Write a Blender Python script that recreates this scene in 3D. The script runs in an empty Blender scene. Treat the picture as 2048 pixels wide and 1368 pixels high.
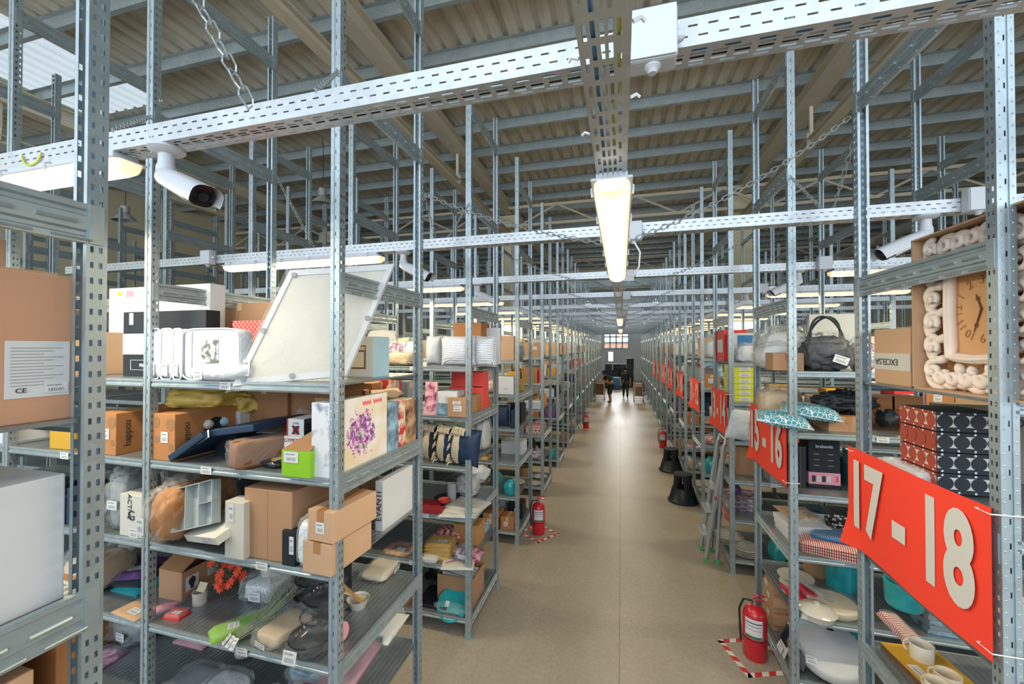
import bpy, bmesh, math, random
from mathutils import Vector, Matrix, Euler, noise
random.seed(7)
C = bpy.context.scene.collection
# ------------------------------------------------------------------ camera, light, exposure
F, YAW, PIT, CH = 807.0, 0.2648, 0.0119, 3.0
cd = bpy.data.cameras.new('camera'); cam = bpy.data.objects.new('camera', cd); C.objects.link(cam)
cd.sensor_width = 36.0; cd.lens = 36.0*F/2048; cd.clip_start = 0.05; cd.clip_end = 300
cam.location = (0, 0, CH); cam.rotation_euler = (math.pi/2+PIT, 0, YAW)
bpy.context.scene.camera = cam
wd = bpy.data.worlds.new('World'); bpy.context.scene.world = wd; wd.use_nodes = True
bg = wd.node_tree.nodes['Background']; bg.inputs[0].default_value = (0.80, 0.90, 1.0, 1); bg.inputs[1].default_value = 2.0
def area(name, loc, rot, sx, sy, power, col):
    l = bpy.data.lights.new(name, 'AREA'); l.shape = 'RECTANGLE'; l.size = sx; l.size_y = sy; l.energy = power; l.color = col
    o = bpy.data.objects.new(name, l); o.location = loc; o.rotation_euler = rot; C.objects.link(o); return o
# daylight through the open dock front behind the camera, and through the end window
area('daylight_front', (0, -6.8, 4.6), (math.radians(104), 0, 0), 24, 4.5, 620, (0.90, 0.95, 1.0))
area('daylight_window', (-0.05, 35.7, 4.6), (math.radians(-90), 0, 0), 2.2, 2.0, 230, (0.9, 0.95, 1.0))
vs = bpy.context.scene.view_settings
vs.view_transform = 'Standard'; vs.look = 'None'; vs.gamma = 1.0; vs.use_curve_mapping = False; vs.exposure = 0.2
CY = bpy.context.scene.cycles
CY.max_bounces = 7; CY.diffuse_bounces = 4; CY.glossy_bounces = 3; CY.transparent_max_bounces = 10; CY.transmission_bounces = 4
CY.caustics_reflective = False; CY.caustics_refractive = False; CY.sample_clamp_indirect = 6.0
# ------------------------------------------------------------------ photo pixel -> place in the building
CYW, SYW = math.cos(YAW), math.sin(YAW)
def ray(px, py):
    r = (px-1024)/F; u = (684-py)/F
    f2, u2 = math.cos(PIT)-u*math.sin(PIT), math.sin(PIT)+u*math.cos(PIT)
    return r*CYW-f2*SYW, r*SYW+f2*CYW, u2
def onY(px, py, Y):
    a, b, c = ray(px, py); t = Y/b; return Vector((a*t, Y, CH+c*t))
def onX(px, py, X):
    a, b, c = ray(px, py); t = X/a; return Vector((X, b*t, CH+c*t))
def onZ(px, py, Z):
    a, b, c = ray(px, py); t = (Z-CH)/c; return Vector((a*t, b*t, Z))
# ------------------------------------------------------------------ materials
M = {}
def nt(name):
    m = bpy.data.materials.new(name); m.use_nodes = True
    return m, m.node_tree, m.node_tree.nodes['Principled BSDF']
def N(t, kind, **kw):
    n = t.nodes.new(kind)
    for k, v in kw.items():
        if k.startswith('i_'):
            n.inputs[int(k[2:]) if k[2:].isdigit() else k[2:].replace('_', ' ')].default_value = v
        else: setattr(n, k, v)
    return n
def ramp(t, fac, stops):
    r = t.nodes.new('ShaderNodeValToRGB'); t.links.new(fac, r.inputs[0]); e = r.color_ramp.elements
    while len(e) < len(stops): e.new(0.5)
    for i, (p, c) in enumerate(stops): e[i].position = p; e[i].color = (*c, 1)
    return r.outputs[0]
def srgb(h):
    v = [int(h[i:i+2], 16)/255 for i in (0, 2, 4)]
    return tuple(x/12.92 if x <= .04045 else ((x+.055)/1.055)**2.4 for x in v)
def mat(name, hexc, rough=0.6, metal=0.0, var=0.08, scale=6.0, bump=0.0, bscale=40.0, spec=0.4, coat=0.0):
    """plain surface with a little mottling of its own"""
    if name in M: return M[name]
    m, t, b = nt(name); c = srgb(hexc)
    tc = N(t, 'ShaderNodeTexCoord'); n = N(t, 'ShaderNodeTexNoise'); n.inputs['Scale'].default_value = scale; n.inputs['Detail'].default_value = 3
    t.links.new(tc.outputs['Object'], n.inputs['Vector'])
    t.links.new(ramp(t, n.outputs[0], [(0.3, tuple(x*(1-var) for x in c)), (0.7, tuple(min(1, x*(1+var)) for x in c))]), b.inputs['Base Color'])
    b.inputs['Roughness'].default_value = rough; b.inputs['Metallic'].default_value = metal
    b.inputs['Specular IOR Level'].default_value = spec; b.inputs['Coat Weight'].default_value = coat
    if bump:
        n2 = N(t, 'ShaderNodeTexNoise'); n2.inputs['Scale'].default_value = bscale; t.links.new(tc.outputs['Object'], n2.inputs['Vector'])
        bp = N(t, 'ShaderNodeBump'); bp.inputs['Strength'].default_value = bump; bp.inputs['Distance'].default_value = 0.02
        t.links.new(n2.outputs[0], bp.inputs['Height']); t.links.new(bp.outputs[0], b.inputs['Normal'])
    M[name] = m; return m
def galv(name, hexc, rough=0.42, metal=0.6, rib=None):
    m, t, b = nt(name); c = srgb(hexc); tc = N(t, 'ShaderNodeTexCoord')
    v = N(t, 'ShaderNodeTexVoronoi'); v.inputs['Scale'].default_value = 28; t.links.new(tc.outputs['Object'], v.inputs['Vector'])
    n = N(t, 'ShaderNodeTexNoise'); n.inputs['Scale'].default_value = 3; t.links.new(tc.outputs['Object'], n.inputs['Vector'])
    mx = N(t, 'ShaderNodeMix', data_type='RGBA'); mx.inputs[0].default_value = 0.3
    t.links.new(v.outputs['Color'], mx.inputs[7]); t.links.new(n.outputs[0], mx.inputs[6])
    bw = N(t, 'ShaderNodeRGBToBW'); t.links.new(mx.outputs[2], bw.inputs[0])
    t.links.new(ramp(t, bw.outputs[0], [(0.25, tuple(x*.82 for x in c)), (0.75, tuple(min(1, x*1.12) for x in c))]), b.inputs['Base Color'])
    b.inputs['Roughness'].default_value = rough; b.inputs['Metallic'].default_value = metal
    if rib:
        w = N(t, 'ShaderNodeTexWave', bands_direction='X'); w.inputs['Scale'].default_value = rib
        t.links.new(tc.outputs['Object'], w.inputs['Vector'])
        bp = N(t, 'ShaderNodeBump'); bp.inputs['Strength'].default_value = 0.5; bp.inputs['Distance'].default_value = 0.004
        t.links.new(w.outputs[0], bp.inputs['Height']); t.links.new(bp.outputs[0], b.inputs['Normal'])
    M[name] = m; return m
galv('galvanized', 'a9b9c0'); galv('galvanized_tray', 'c2cacf', 0.38, 0.45); galv('galvanized_shelf', '9aa5a9', 0.33, 0.7, rib=9.0)
galv('purlin_steel', 'a9b5b8', 0.5, 0.3)
mat('cream_steel', 'cfc8b4', 0.6, 0, .03); mat('cream_wall', 'd9cfb0', 0.85, 0, .05, 1.5); mat('grey_wall', 'aeb4b5', 0.85, 0, .06, 1.5)
mat('white_plastic', 'c9d0d8', 0.4, 0, .02); mat('black_plastic', '14202b', 0.3, 0, .1); mat('black_rubber', '1b252c', 0.6)
mat('lens_glass', '0b1016', 0.08); mat('chain_zinc', 'b9c3c6', 0.35, .6)
def emis(name, hexc, strength, base='ffffff'):
    m, t, b = nt(name); b.inputs['Base Color'].default_value = (*srgb(base), 1); b.inputs['Roughness'].default_value = .35
    b.inputs['Emission Color'].default_value = (*srgb(hexc), 1); b.inputs['Emission Strength'].default_value = strength; M[name] = m; return m
emis('window_daylight', 'eef3fb', 1.0); emis('window_orange', 'd99a78', .8); emis('screen_glow', 'eef3fa', 1.2)
def diffuser_mat():
    m, t, b = nt('lit_diffuser'); tc = N(t, 'ShaderNodeTexCoord'); sp = N(t, 'ShaderNodeSeparateXYZ'); t.links.new(tc.outputs['Generated'], sp.inputs[0])
    a = N(t, 'ShaderNodeMath', operation='SUBTRACT'); a.inputs[1].default_value = .5; t.links.new(sp.outputs[1], a.inputs[0]); q = N(t, 'ShaderNodeMath', operation='ABSOLUTE'); t.links.new(a.outputs[0], q.inputs[0])
    e = N(t, 'ShaderNodeMath', operation='SUBTRACT'); e.inputs[1].default_value = .5; t.links.new(sp.outputs[0], e.inputs[0]); g = N(t, 'ShaderNodeMath', operation='ABSOLUTE'); t.links.new(e.outputs[0], g.inputs[0])
    mr = N(t, 'ShaderNodeMapRange'); mr.inputs[1].default_value = .43; mr.inputs[2].default_value = .5; mr.inputs[3].default_value = 0; mr.inputs[4].default_value = .5; t.links.new(g.outputs[0], mr.inputs[0])
    mx = N(t, 'ShaderNodeMath', operation='MAXIMUM'); t.links.new(q.outputs[0], mx.inputs[0]); t.links.new(mr.outputs[0], mx.inputs[1])
    t.links.new(ramp(t, mx.outputs[0], [(.24, (1, .93, .80)), (.42, (.95, .66, .30)), (.5, (.55, .38, .2))]), b.inputs['Emission Color']); b.inputs['Emission Strength'].default_value = 1.25
    b.inputs['Base Color'].default_value = (.85, .82, .75, 1); b.inputs['Roughness'].default_value = .3; M['lit_diffuser'] = m
diffuser_mat()
def floor_mat():
    m, t, b = nt('polished_concrete'); tc = N(t, 'ShaderNodeTexCoord')
    a = N(t, 'ShaderNodeTexNoise'); a.inputs['Scale'].default_value = .55; a.inputs['Detail'].default_value = 8; a.inputs['Roughness'].default_value = .62
    mp = N(t, 'ShaderNodeMapping'); mp.inputs['Scale'].default_value = (1, .45, 1); t.links.new(tc.outputs['Object'], mp.inputs[0]); t.links.new(mp.outputs[0], a.inputs['Vector'])
    col = ramp(t, a.outputs[0], [(0.28, srgb('8f8678')), (0.5, srgb('a39a8b')), (0.72, srgb('b5ad9f'))])
    f = N(t, 'ShaderNodeTexNoise'); f.inputs['Scale'].default_value = 26; f.inputs['Detail'].default_value = 6; t.links.new(tc.outputs['Object'], f.inputs['Vector'])
    c2 = ramp(t, f.outputs[0], [(0.3, (.8, .8, .8)), (0.7, (1.1, 1.1, 1.1))])
    mu = N(t, 'ShaderNodeMix', data_type='RGBA', blend_type='MULTIPLY'); mu.inputs[0].default_value = .6; t.links.new(col, mu.inputs[6]); t.links.new(c2, mu.inputs[7])
    sp = N(t, 'ShaderNodeSeparateXYZ'); t.links.new(tc.outputs['Object'], sp.inputs[0])
    def line(out, off, period=None):
        q = N(t, 'ShaderNodeMath', operation='ADD'); q.inputs[1].default_value = -off; t.links.new(out, q.inputs[0]); o = q.outputs[0]
        if period:
            pm = N(t, 'ShaderNodeMath', operation='PINGPONG'); pm.inputs[1].default_value = period/2; t.links.new(o, pm.inputs[0]); o = pm.outputs[0]
        ab = N(t, 'ShaderNodeMath', operation='ABSOLUTE'); t.links.new(o, ab.inputs[0])
        lt = N(t, 'ShaderNodeMath', operation='LESS_THAN'); lt.inputs[1].default_value = .0035; t.links.new(ab.outputs[0], lt.inputs[0]); return lt.outputs[0]
    l1 = line(sp.outputs[0], -.03); l2 = line(sp.outputs[1], 2.4, 6.0)
    mxm = N(t, 'ShaderNodeMath', operation='MAXIMUM'); t.links.new(l1, mxm.inputs[0]); t.links.new(l2, mxm.inputs[1])
    fm = N(t, 'ShaderNodeMix', data_type='RGBA'); t.links.new(mxm.outputs[0], fm.inputs[0]); t.links.new(mu.outputs[2], fm.inputs[6]); fm.inputs[7].default_value = (.14, .12, .10, 1)
    t.links.new(fm.outputs[2], b.inputs['Base Color'])
    rr = N(t, 'ShaderNodeMapRange'); rr.inputs[3].default_value = .30; rr.inputs[4].default_value = .48; t.links.new(a.outputs[0], rr.inputs[0]); t.links.new(rr.outputs[0], b.inputs['Roughness'])
    b.inputs['Specular IOR Level'].default_value = .45; M['floor'] = m
floor_mat()
def roof_mat():
    m, t, b = nt('roof_sheet'); tc = N(t, 'ShaderNodeTexCoord')
    a = N(t, 'ShaderNodeTexNoise'); a.inputs['Scale'].default_value = 2.0; a.inputs['Detail'].default_value = 6
    mp = N(t, 'ShaderNodeMapping'); mp.inputs['Scale'].default_value = (3, .4, 1); t.links.new(tc.outputs['Object'], mp.inputs[0]); t.links.new(mp.outputs[0], a.inputs['Vector'])
    t.links.new(ramp(t, a.outputs[0], [(0.3, srgb('c4bfb0')), (0.6, srgb('e0dccf'))]), b.inputs['Base Color']); b.inputs['Roughness'].default_value = .55; b.inputs['Metallic'].default_value = .15
    M['roof'] = m
    m, t, b = nt('skylight_sheet'); b.inputs['Base Color'].default_value = (.9, .93, .95, 1); b.inputs['Transmission Weight'].default_value = 0; b.inputs['Roughness'].default_value = .5
    tr = N(t, 'ShaderNodeBsdfTranslucent'); tr.inputs[0].default_value = (.46, .48, .48, 1); ms = N(t, 'ShaderNodeMixShader'); ms.inputs[0].default_value = .8
    t.links.new(b.outputs[0], ms.inputs[1]); t.links.new(tr.outputs[0], ms.inputs[2]); t.links.new(ms.outputs[0], t.nodes['Material Output'].inputs[0]); M['skylight_and_fill'] = m
roof_mat()
# ------------------------------------------------------------------ mesh helpers
class MB:
    def __init__(s): s.v = []; s.f = []; s.m = []; s.mats = []
    def mi(s, m):
        if m not in s.mats: s.mats.append(m)
        return s.mats.index(m)
    def face(s, pts, m): 
        i = len(s.v); s.v += [tuple(p) for p in pts]; s.f.append(tuple(range(i, i+len(pts)))); s.m.append(s.mi(m))
    def box(s, x0, x1, y0, y1, z0, z1, m, T=None, skip=()):
        p = [Vector((x, y, z)) for z in (z0, z1) for y in (y0, y1) for x in (x0, x1)]
        if T: p = [T @ q for q in p]
        i = len(s.v); s.v += [tuple(q) for q in p]; k = s.mi(m)
        for n, f in (('b', (0, 2, 3, 1)), ('t', (4, 5, 7, 6)), ('f', (0, 1, 5, 4)), ('k', (2, 6, 7, 3)), ('l', (0, 4, 6, 2)), ('r', (1, 3, 7, 5))):
            if n not in skip: s.f.append(tuple(i+j for j in f)); s.m.append(k)
    def grid(s, rows, m, closed_u=False, closed_v=False, cap=False):
        """rows: list of equal-length point rings"""
        i = len(s.v); nu = len(rows[0]); nv = len(rows); k = s.mi(m)
        for r in rows: s.v += [tuple(p) for p in r]
        for a in range(nv if closed_v else nv-1):
            for b in range(nu if closed_u else nu-1):
                a2, b2 = (a+1) % nv, (b+1) % nu
                s.f.append((i+a*nu+b, i+a*nu+b2, i+a2*nu+b2, i+a2*nu+b)); s.m.append(k)
        if cap:
            s.f.append(tuple(i+b for b in range(nu))[::-1]); s.m.append(k)
            s.f.append(tuple(i+(nv-1)*nu+b for b in range(nu))); s.m.append(k)
    def tube(s, pts, r, m, n=8, closed=False, cap=True):
        pts = [Vector(p) for p in pts]; rows = []; L = len(pts); up = Vector((0, 0, 1)); prev = None
        for a in range(L):
            d = (pts[(a+1) % L]-pts[a-1]) if closed else (pts[min(a+1, L-1)]-pts[max(a-1, 0)])
            d.normalize()
            if prev is None: 
                u = d.cross(up if abs(d.z) < .9 else Vector((1, 0, 0))).normalized()
            else:
                u = (prev-d*prev.dot(d)); u = u.normalized() if u.length > 1e-6 else d.orthogonal().normalized()
            prev = u; w = d.cross(u); rr = r[a] if isinstance(r, (list, tuple)) else r
            rows.append([pts[a]+(u*math.cos(t)+w*math.sin(t))*rr for t in [2*math.pi*q/n for q in range(n)]])
        s.grid(rows, m, closed_u=True, closed_v=closed, cap=cap and not closed)
    def lathe(s, prof, m, n=24, T=None, cap=True, sx=1, sy=1):
        rows = [[Vector((r*math.cos(t)*sx, r*math.sin(t)*sy, z)) for t in [2*math.pi*q/n for q in range(n)]] for r, z in prof]
        if T: rows = [[T @ p for p in r] for r in rows]
        s.grid(rows, m, closed_u=True, cap=cap)
    def mesh(s, name, smooth=False, bevel=0, weld=True):
        me = bpy.data.meshes.new(name); me.from_pydata(s.v, [], s.f)
        for m in s.mats: me.materials.append(m if not isinstance(m, str) else M[m])
        me.polygons.foreach_set('material_index', s.m)
        bm = bmesh.new(); bm.from_mesh(me)
        if weld: bmesh.ops.remove_doubles(bm, verts=bm.verts, dist=1e-5)
        if bevel:
            es = [e for e in bm.edges if len(e.link_faces) == 2 and e.calc_face_angle(0) > .6]
            bmesh.ops.bevel(bm, geom=es, offset=bevel, segments=2, profile=.6, affect='EDGES', clamp_overlap=True)
        bmesh.ops.recalc_face_normals(bm, faces=bm.faces)
        bm.to_mesh(me); bm.free()
        if smooth:
            me.polygons.foreach_set('use_smooth', [True]*len(me.polygons))
            if smooth != 'all': me.set_sharp_from_angle(angle=.7)
        me.update(); return me
def obj(name, data, parent=None, loc=(0, 0, 0), rot=(0, 0, 0), scale=None):
    o = bpy.data.objects.new(name, data); C.objects.link(o); o.location = loc; o.rotation_euler = rot
    if scale: o.scale = scale
    if parent: o.parent = parent
    return o
LABELS = {}
def tag(o, label, cat, group=None):
    o['label'] = label; o['category'] = cat
    if group: o['group'] = group
    return o
def thing(name, label, cat, loc=(0, 0, 0), rot=(0, 0, 0), group=None):
    return tag(obj(name, None, None, loc, rot), label, cat, group)
def struct(name, me, loc=(0, 0, 0), rot=(0, 0, 0), parent=None):
    o = obj(name, me, parent, loc, rot); o['kind'] = 'structure'; return o
def copy_tree(o, parent=None):
    c = o.copy(); C.objects.link(c)
    if parent: c.parent = parent
    for ch in list(o.children): copy_tree(ch, c)
    return c
def text_mesh(txt, size, m, extrude=.0006, bold=0.0, xs=1.0, align='CENTER'):
    cu = bpy.data.curves.new('t', 'FONT'); cu.body = txt; cu.size = size; cu.extrude = extrude; cu.offset = bold; cu.align_x = align; cu.align_y = 'CENTER'
    cu.resolution_u = 5
    o = bpy.data.objects.new('t', cu); C.objects.link(o); dg = bpy.context.evaluated_depsgraph_get(); dg.update()
    me = bpy.data.meshes.new_from_object(o.evaluated_get(dg)); bpy.data.objects.remove(o); bpy.data.curves.remove(cu)
    me.transform(Matrix.Diagonal((xs, 1, 1, 1))); me.materials.clear(); me.materials.append(M[m] if isinstance(m, str) else m); return me
ORD = ['zeroth', 'first', 'second', 'third', 'fourth', 'fifth', 'sixth', 'seventh', 'eighth', 'ninth', 'tenth', 'eleventh', 'twelfth', 'thirteenth', 'fourteenth', 'fifteenth', 'sixteenth', 'seventeenth', 'eighteenth', 'nineteenth', 'twentieth']
# ------------------------------------------------------------------ layout numbers
XL, XR = -1.5218, 1.3997; YL0, PL = 1.8987, 2.02; YR0, PR_ = 1.9613, 1.988; D, W = 0.9787, 1.425
LEV = [0.164+0.5198*i for i in range(6)]; TOP = [z+.028 for z in LEV]; PH = 5.9
def rowY(side, k): return (YL0+PL*k) if side < 0 else (YR0+PR_*k)
# ------------------------------------------------------------------ building shell
WX, WY, RZ = 15.8, 36.0, 8.22
b = MB(); b.box(-WX, WX, -7, WY, -.2, 0, 'floor'); fl = struct('floor', b.mesh('floor'))
b = MB()   # corrugated roof sheet: trapezoid ribs running along Y
x = -WX; prof = []
while x < WX: prof += [(x, 0), (x+.17, 0), (x+.20, .05), (x+.25, .05)]; x += .28
SKY = [(-11.7, -9.2, 3.9, 6.3), (-4.2, 4.2, 30.6, 35.2)]  # second panel is added, lets in daylight to brighten the end wall
def roof_strip(bb, y0, y1, cut=None):
    for (xa, za), (xb, zb) in zip(prof[:-1], prof[1:]):
        if cut and xa >= cut[0] and xb <= cut[1]: continue
        bb.face([(xa, y0, RZ+za), (xb, y0, RZ+zb), (xb, y1, RZ+zb), (xa, y1, RZ+za)], 'roof')
s0 = SKY[0]
roof_strip(b, -2.5, s0[2]); roof_strip(b, s0[2], s0[3], s0); roof_strip(b, s0[3], SKY[1][2]); roof_strip(b, SKY[1][2], SKY[1][3], SKY[1]); roof_strip(b, SKY[1][3], WY)
ceil = struct('ceiling', b.mesh('roof'))
b = MB()
for s0 in SKY:
  for (xa, za), (xb, zb) in zip(prof[:-1], prof[1:]):
    if xa >= s0[0]-.3 and xb <= s0[1]+.3: b.face([(xa, s0[2]-.1, RZ+za+.01), (xb, s0[2]-.1, RZ+zb+.01), (xb, s0[3]+.1, RZ+zb+.01), (xa, s0[3]+.1, RZ+za+.01)], 'skylight_and_fill')
struct('skylight_and_fill', b.mesh('skylight_and_fill'), parent=ceil)
b = MB()   # Z purlin
b.box(-WX, WX, -.004, .004, 0, .2, 'purlin_steel'); b.box(-WX, WX, .004, .07, 0, .006, 'purlin_steel'); b.box(-WX, WX, -.07, -.004, .194, .2, 'purlin_steel')
pm = b.mesh('purlin'); y = -1.6; k = 0
while y < WY: struct('purlin', pm, (0, y, RZ-.205), parent=ceil); y += 1.16
def ibeam(L, w, h, m, tf=.018):
    b = MB(); b.box(-w/2, w/2, 0, L, 0, tf, m); b.box(-w/2, w/2, 0, L, h-tf, h, m); b.box(-.008, .008, 0, L, tf, h-tf, m); return b.mesh('girder')
g1 = ibeam(15.3, .26, .36, 'cream_steel'); g2 = ibeam(21.5, .26, .36, 'cream_steel'); lb = ibeam(15.1, .16, .16, 'cream_steel')
COLY = 13.9
b = MB(); b.box(-.03, .03, -.03, .03, 0, .62, 'cream_steel'); b.box(-.07, .07, -.005, .005, -.1, .12, 'cream_steel'); hg = b.mesh('hanger')
for X in (-11.4, -3.8, 3.55, 11.1):
    struct('girder', g1, (X, -1.5, RZ-.575), parent=ceil); struct('girder', g2, (X, COLY+.2, RZ-.575), parent=ceil)
    struct('lower_beam', lb, (X, -1.5, 6.86), parent=ceil)
    for yy in (4.8, 9.0): struct('hanger', hg, (X, yy, 7.02), parent=ceil)
# lattice trusses across the hall
def truss():
    b = MB(); z0, z1 = 0, .62
    for z in (z0, z1): b.box(-WX, WX, -.05, .05, z, z+.09, 'cream_steel')
    x = -WX; up = True
    while x < WX-1.2:
        a, c = ((x, z0+.05), (x+1.25, z1+.05)) if up else ((x, z1+.05), (x+1.25, z0+.05))
        b.tube([(a[0], 0, a[1]), (c[0], 0, c[1])], .035, 'cream_steel', 6); x += 1.25; up = not up
    return b.mesh('truss')
tm = truss()
for yy in (COLY-.7, 22.0, 29.0): struct('truss', tm, (0, yy, 7.05), parent=ceil)
# concrete columns
for X, nm in ((-11.4, 'far left-hand'), (-3.8, 'a'), (3.55, 'b'), (11.1, 'c')):
    b = MB(); b.box(-.28, .28, -.28, .28, 0, 7.62, 'cream_wall'); b.box(-.36, .36, -.3, .3, 7.2, 7.62, 'cream_wall')
    o = struct('column', b.mesh('column', bevel=.015), (X, COLY, 0))
# walls
b = MB(); b.box(-WX-.2, -WX, -7, WY, 0, RZ+.1, 'cream_wall'); struct('wall_left', b.mesh('w'))
b = MB(); b.box(WX, WX+.2, -7, WY, 0, RZ+.1, 'cream_wall'); struct('wall_right', b.mesh('w'))
b = MB(); b.box(-WX, WX, -7.2, -7, 0, 2.4, 'grey_wall'); struct('wall_low_light_block', b.mesh('w'))  # added wall behind the camera, blocks low daylight to darken the lower shelves
wa, wb = onY(1208, 697, WY), onY(1257, 650, WY)
b = MB()
b.box(-WX, wa.x, WY, WY+.25, 0, RZ+.1, 'grey_wall'); b.box(wb.x, WX, WY, WY+.25, 0, RZ+.1, 'grey_wall')
b.box(wa.x, wb.x, WY, WY+.25, 0, wa.z, 'grey_wall'); b.box(wa.x, wb.x, WY, WY+.25, wb.z, RZ+.1, 'grey_wall'); struct('wall_back', b.mesh('w'))
b = MB(); w_, h_ = wb.x-wa.x, wb.z-wa.z
for i in range(5): b.box(wa.x+w_*i/4-.05, wa.x+w_*i/4+.05, WY-.03, WY+.05, wa.z, wb.z, 'galvanized')
for i in range(5): b.box(wa.x, wb.x, WY-.03, WY+.05, wa.z+h_*i/4-.05, wa.z+h_*i/4+.05, 'galvanized')
win = struct('window_1', b.mesh('window_frame'))
mat('brick_glow', 'c9855a', .8)
b = MB(); b.box(wa.x, wb.x, WY+.06, WY+.07, wa.z+h_/4, wb.z, 'window_daylight'); b.box(wa.x, wb.x, WY+.06, WY+.07, wa.z, wa.z+h_/4, 'window_orange'); struct('window_panes', b.mesh('panes'), parent=win)
# ------------------------------------------------------------------ rack parts
def holes_strip(b, P, L, w0, w1, pitch, hole, m, phase=0.0):
    """P(u, v) -> point; strip from v=w0..w1 along u, with a hole every pitch"""
    u = 0.0; h = phase
    while h+hole < L:
        if h > u: b.face([P(u, w0), P(h, w0), P(h, w1), P(u, w1)], m)
        u = h+hole; h += pitch
    b.face([P(u, w0), P(L, w0), P(L, w1), P(u, w1)], m)
def solid_strip(b, P, L, w0, w1, m): b.face([P(0, w0), P(L, w0), P(L, w1), P(0, w1)], m)
PWD, PDP = .058, .050
def post_mesh(det, L=PH):
    """C section, front face at y=0 facing -Y, opening towards +Y"""
    b = MB(); g = 'galvanized'; w = PWD/2
    fr = lambda u, v: (v, 0 if abs(v) > .009 else .004, u)
    if det:
        for a, c in ((-w, -.009), (.009, w)): solid_strip(b, lambda u, v: (v, 0, u), L, a, c, g)
        for a, c in ((-.009, -.009), (.009, .009)): b.face([(a, 0, 0), (a, 0, L), (a, .004, L), (a, .004, 0)], g)
        for a, c in ((-.009, -.0025), (.0025, .009)): solid_strip(b, lambda u, v: (v, .004, u), L, a, c, g)
        holes_strip(b, lambda u, v: (v, .004, u), L, -.0025, .0025, .092, .022, g, .03)
        z = .02
        while z < L-.02:
            for x in (-.019, .019):
                r = .0035; c = (x, -.0025, z); q = [(x-r, 0, z-r), (x+r, 0, z-r), (x+r, 0, z+r), (x-r, 0, z+r)]
                for i in range(4): b.face([q[i], q[(i+1) % 4], c], g)
            z += .046
    else: solid_strip(b, lambda u, v: (v, 0, u), L, -w, w, g)
    for sx in (-w, w):
        Q = lambda u, v, sx=sx: (sx, v, u)
        if det:
            solid_strip(b, Q, L, 0, .012, g); holes_strip(b, Q, L, .012, .021, .046, .018, g, .012)
            solid_strip(b, Q, L, .021, .033, g); holes_strip(b, Q, L, .033, .041, .046, .018, g, .012); solid_strip(b, Q, L, .041, PDP, g)
        else:
            solid_strip(b, Q, L, 0, .016, g)
            if det is None: solid_strip(b, Q, L, .016, .034, g)
            else: holes_strip(b, Q, L, .016, .034, .092, .04, g, .012)
            solid_strip(b, Q, L, .034, PDP, g)
        s = .014 if sx < 0 else -.014
        b.face([(sx, PDP, 0), (sx+s, PDP, 0), (sx+s, PDP, L), (sx, PDP, L)], g)
    return b.mesh('post')
POST = {True: post_mesh(True), False: post_mesh(False), None: post_mesh(None)}
def rail_mesh(L, h, det=True):
    """corrugated rail along +Y from y=0..L, centred on z=0, broad face in the YZ plane"""
    b = MB(); g = 'galvanized'; t = .011
    pf = [(-.008, -h/2), (.010, -h/2), (.010, -h*.36), (.002, -h*.31), (.002, -h*.22), (.010, -h*.17), (.010, h*.17), (.002, h*.22), (.002, h*.31), (.010, h*.36), (.010, h/2), (-.008, h/2)]
    b.grid([[(x, 0, z) for x, z in pf], [(x, L, z) for x, z in pf]], g)
    if det:
        y = .06
        while y+.11 < L:
            for sx, zz in ((1, 0),):
                b.tube([(.011, y, zz), (.011, y+.085, zz)], .0065, g, 6)
                b.tube([(.011, y+.03, -h*.42), (.011, y+.12, -h*.42)], .004, g, 6)
            y += .125
    # end hooks
    for y0 in (0, L-.035): b.box(-.010, .013, y0, y0+.035, -h/2, h/2, g)
    return b.mesh('rail')
RAILB, RAILS = rail_mesh(D-.02, .115), rail_mesh(D-.02, .085); RAILF = rail_mesh(D-.02, .10, False)
def shelf_mesh(det=True):
    """deck with ribbed front and back edges; x 0..W between post centres, y 0..D, top at z=0"""
    b = MB(); g = 'galvanized_shelf'; a = W-.012
    b.box(.006, a, .012, D-.012, -.012, 0, g)
    for y, s in ((.0, -1), (D, 1)):
        pf = [(0, .0), (.0, -.012), (.007, -.017), (.007, -.026), (0, -.031), (0, -.044), (.010, -.055)]
        rows = [[(xx, y-s*dy, z) for dy, z in pf] for xx in (.03, a-.024)]
        b.grid(rows, 'galvanized'); b.face([(.03, y, 0), (a-.024, y, 0), (a-.024, y-s*.012, 0), (.03, y-s*.012, 0)], 'galvanized')
    if det:
        for x in [W*i/5 for i in range(1, 5)]: b.box(x-.002, x+.002, .014, D-.014, -.001, .0015, 'galvanized')
    return b.mesh('shelf')
SHELF = shelf_mesh()
b = MB(); b.box(-.045, .045, -.02, .085, 0, .006, 'galvanized'); b.box(-.034, .034, -.006, .072, .006, .05, 'galvanized'); FOOT = b.mesh('foot')
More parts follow.
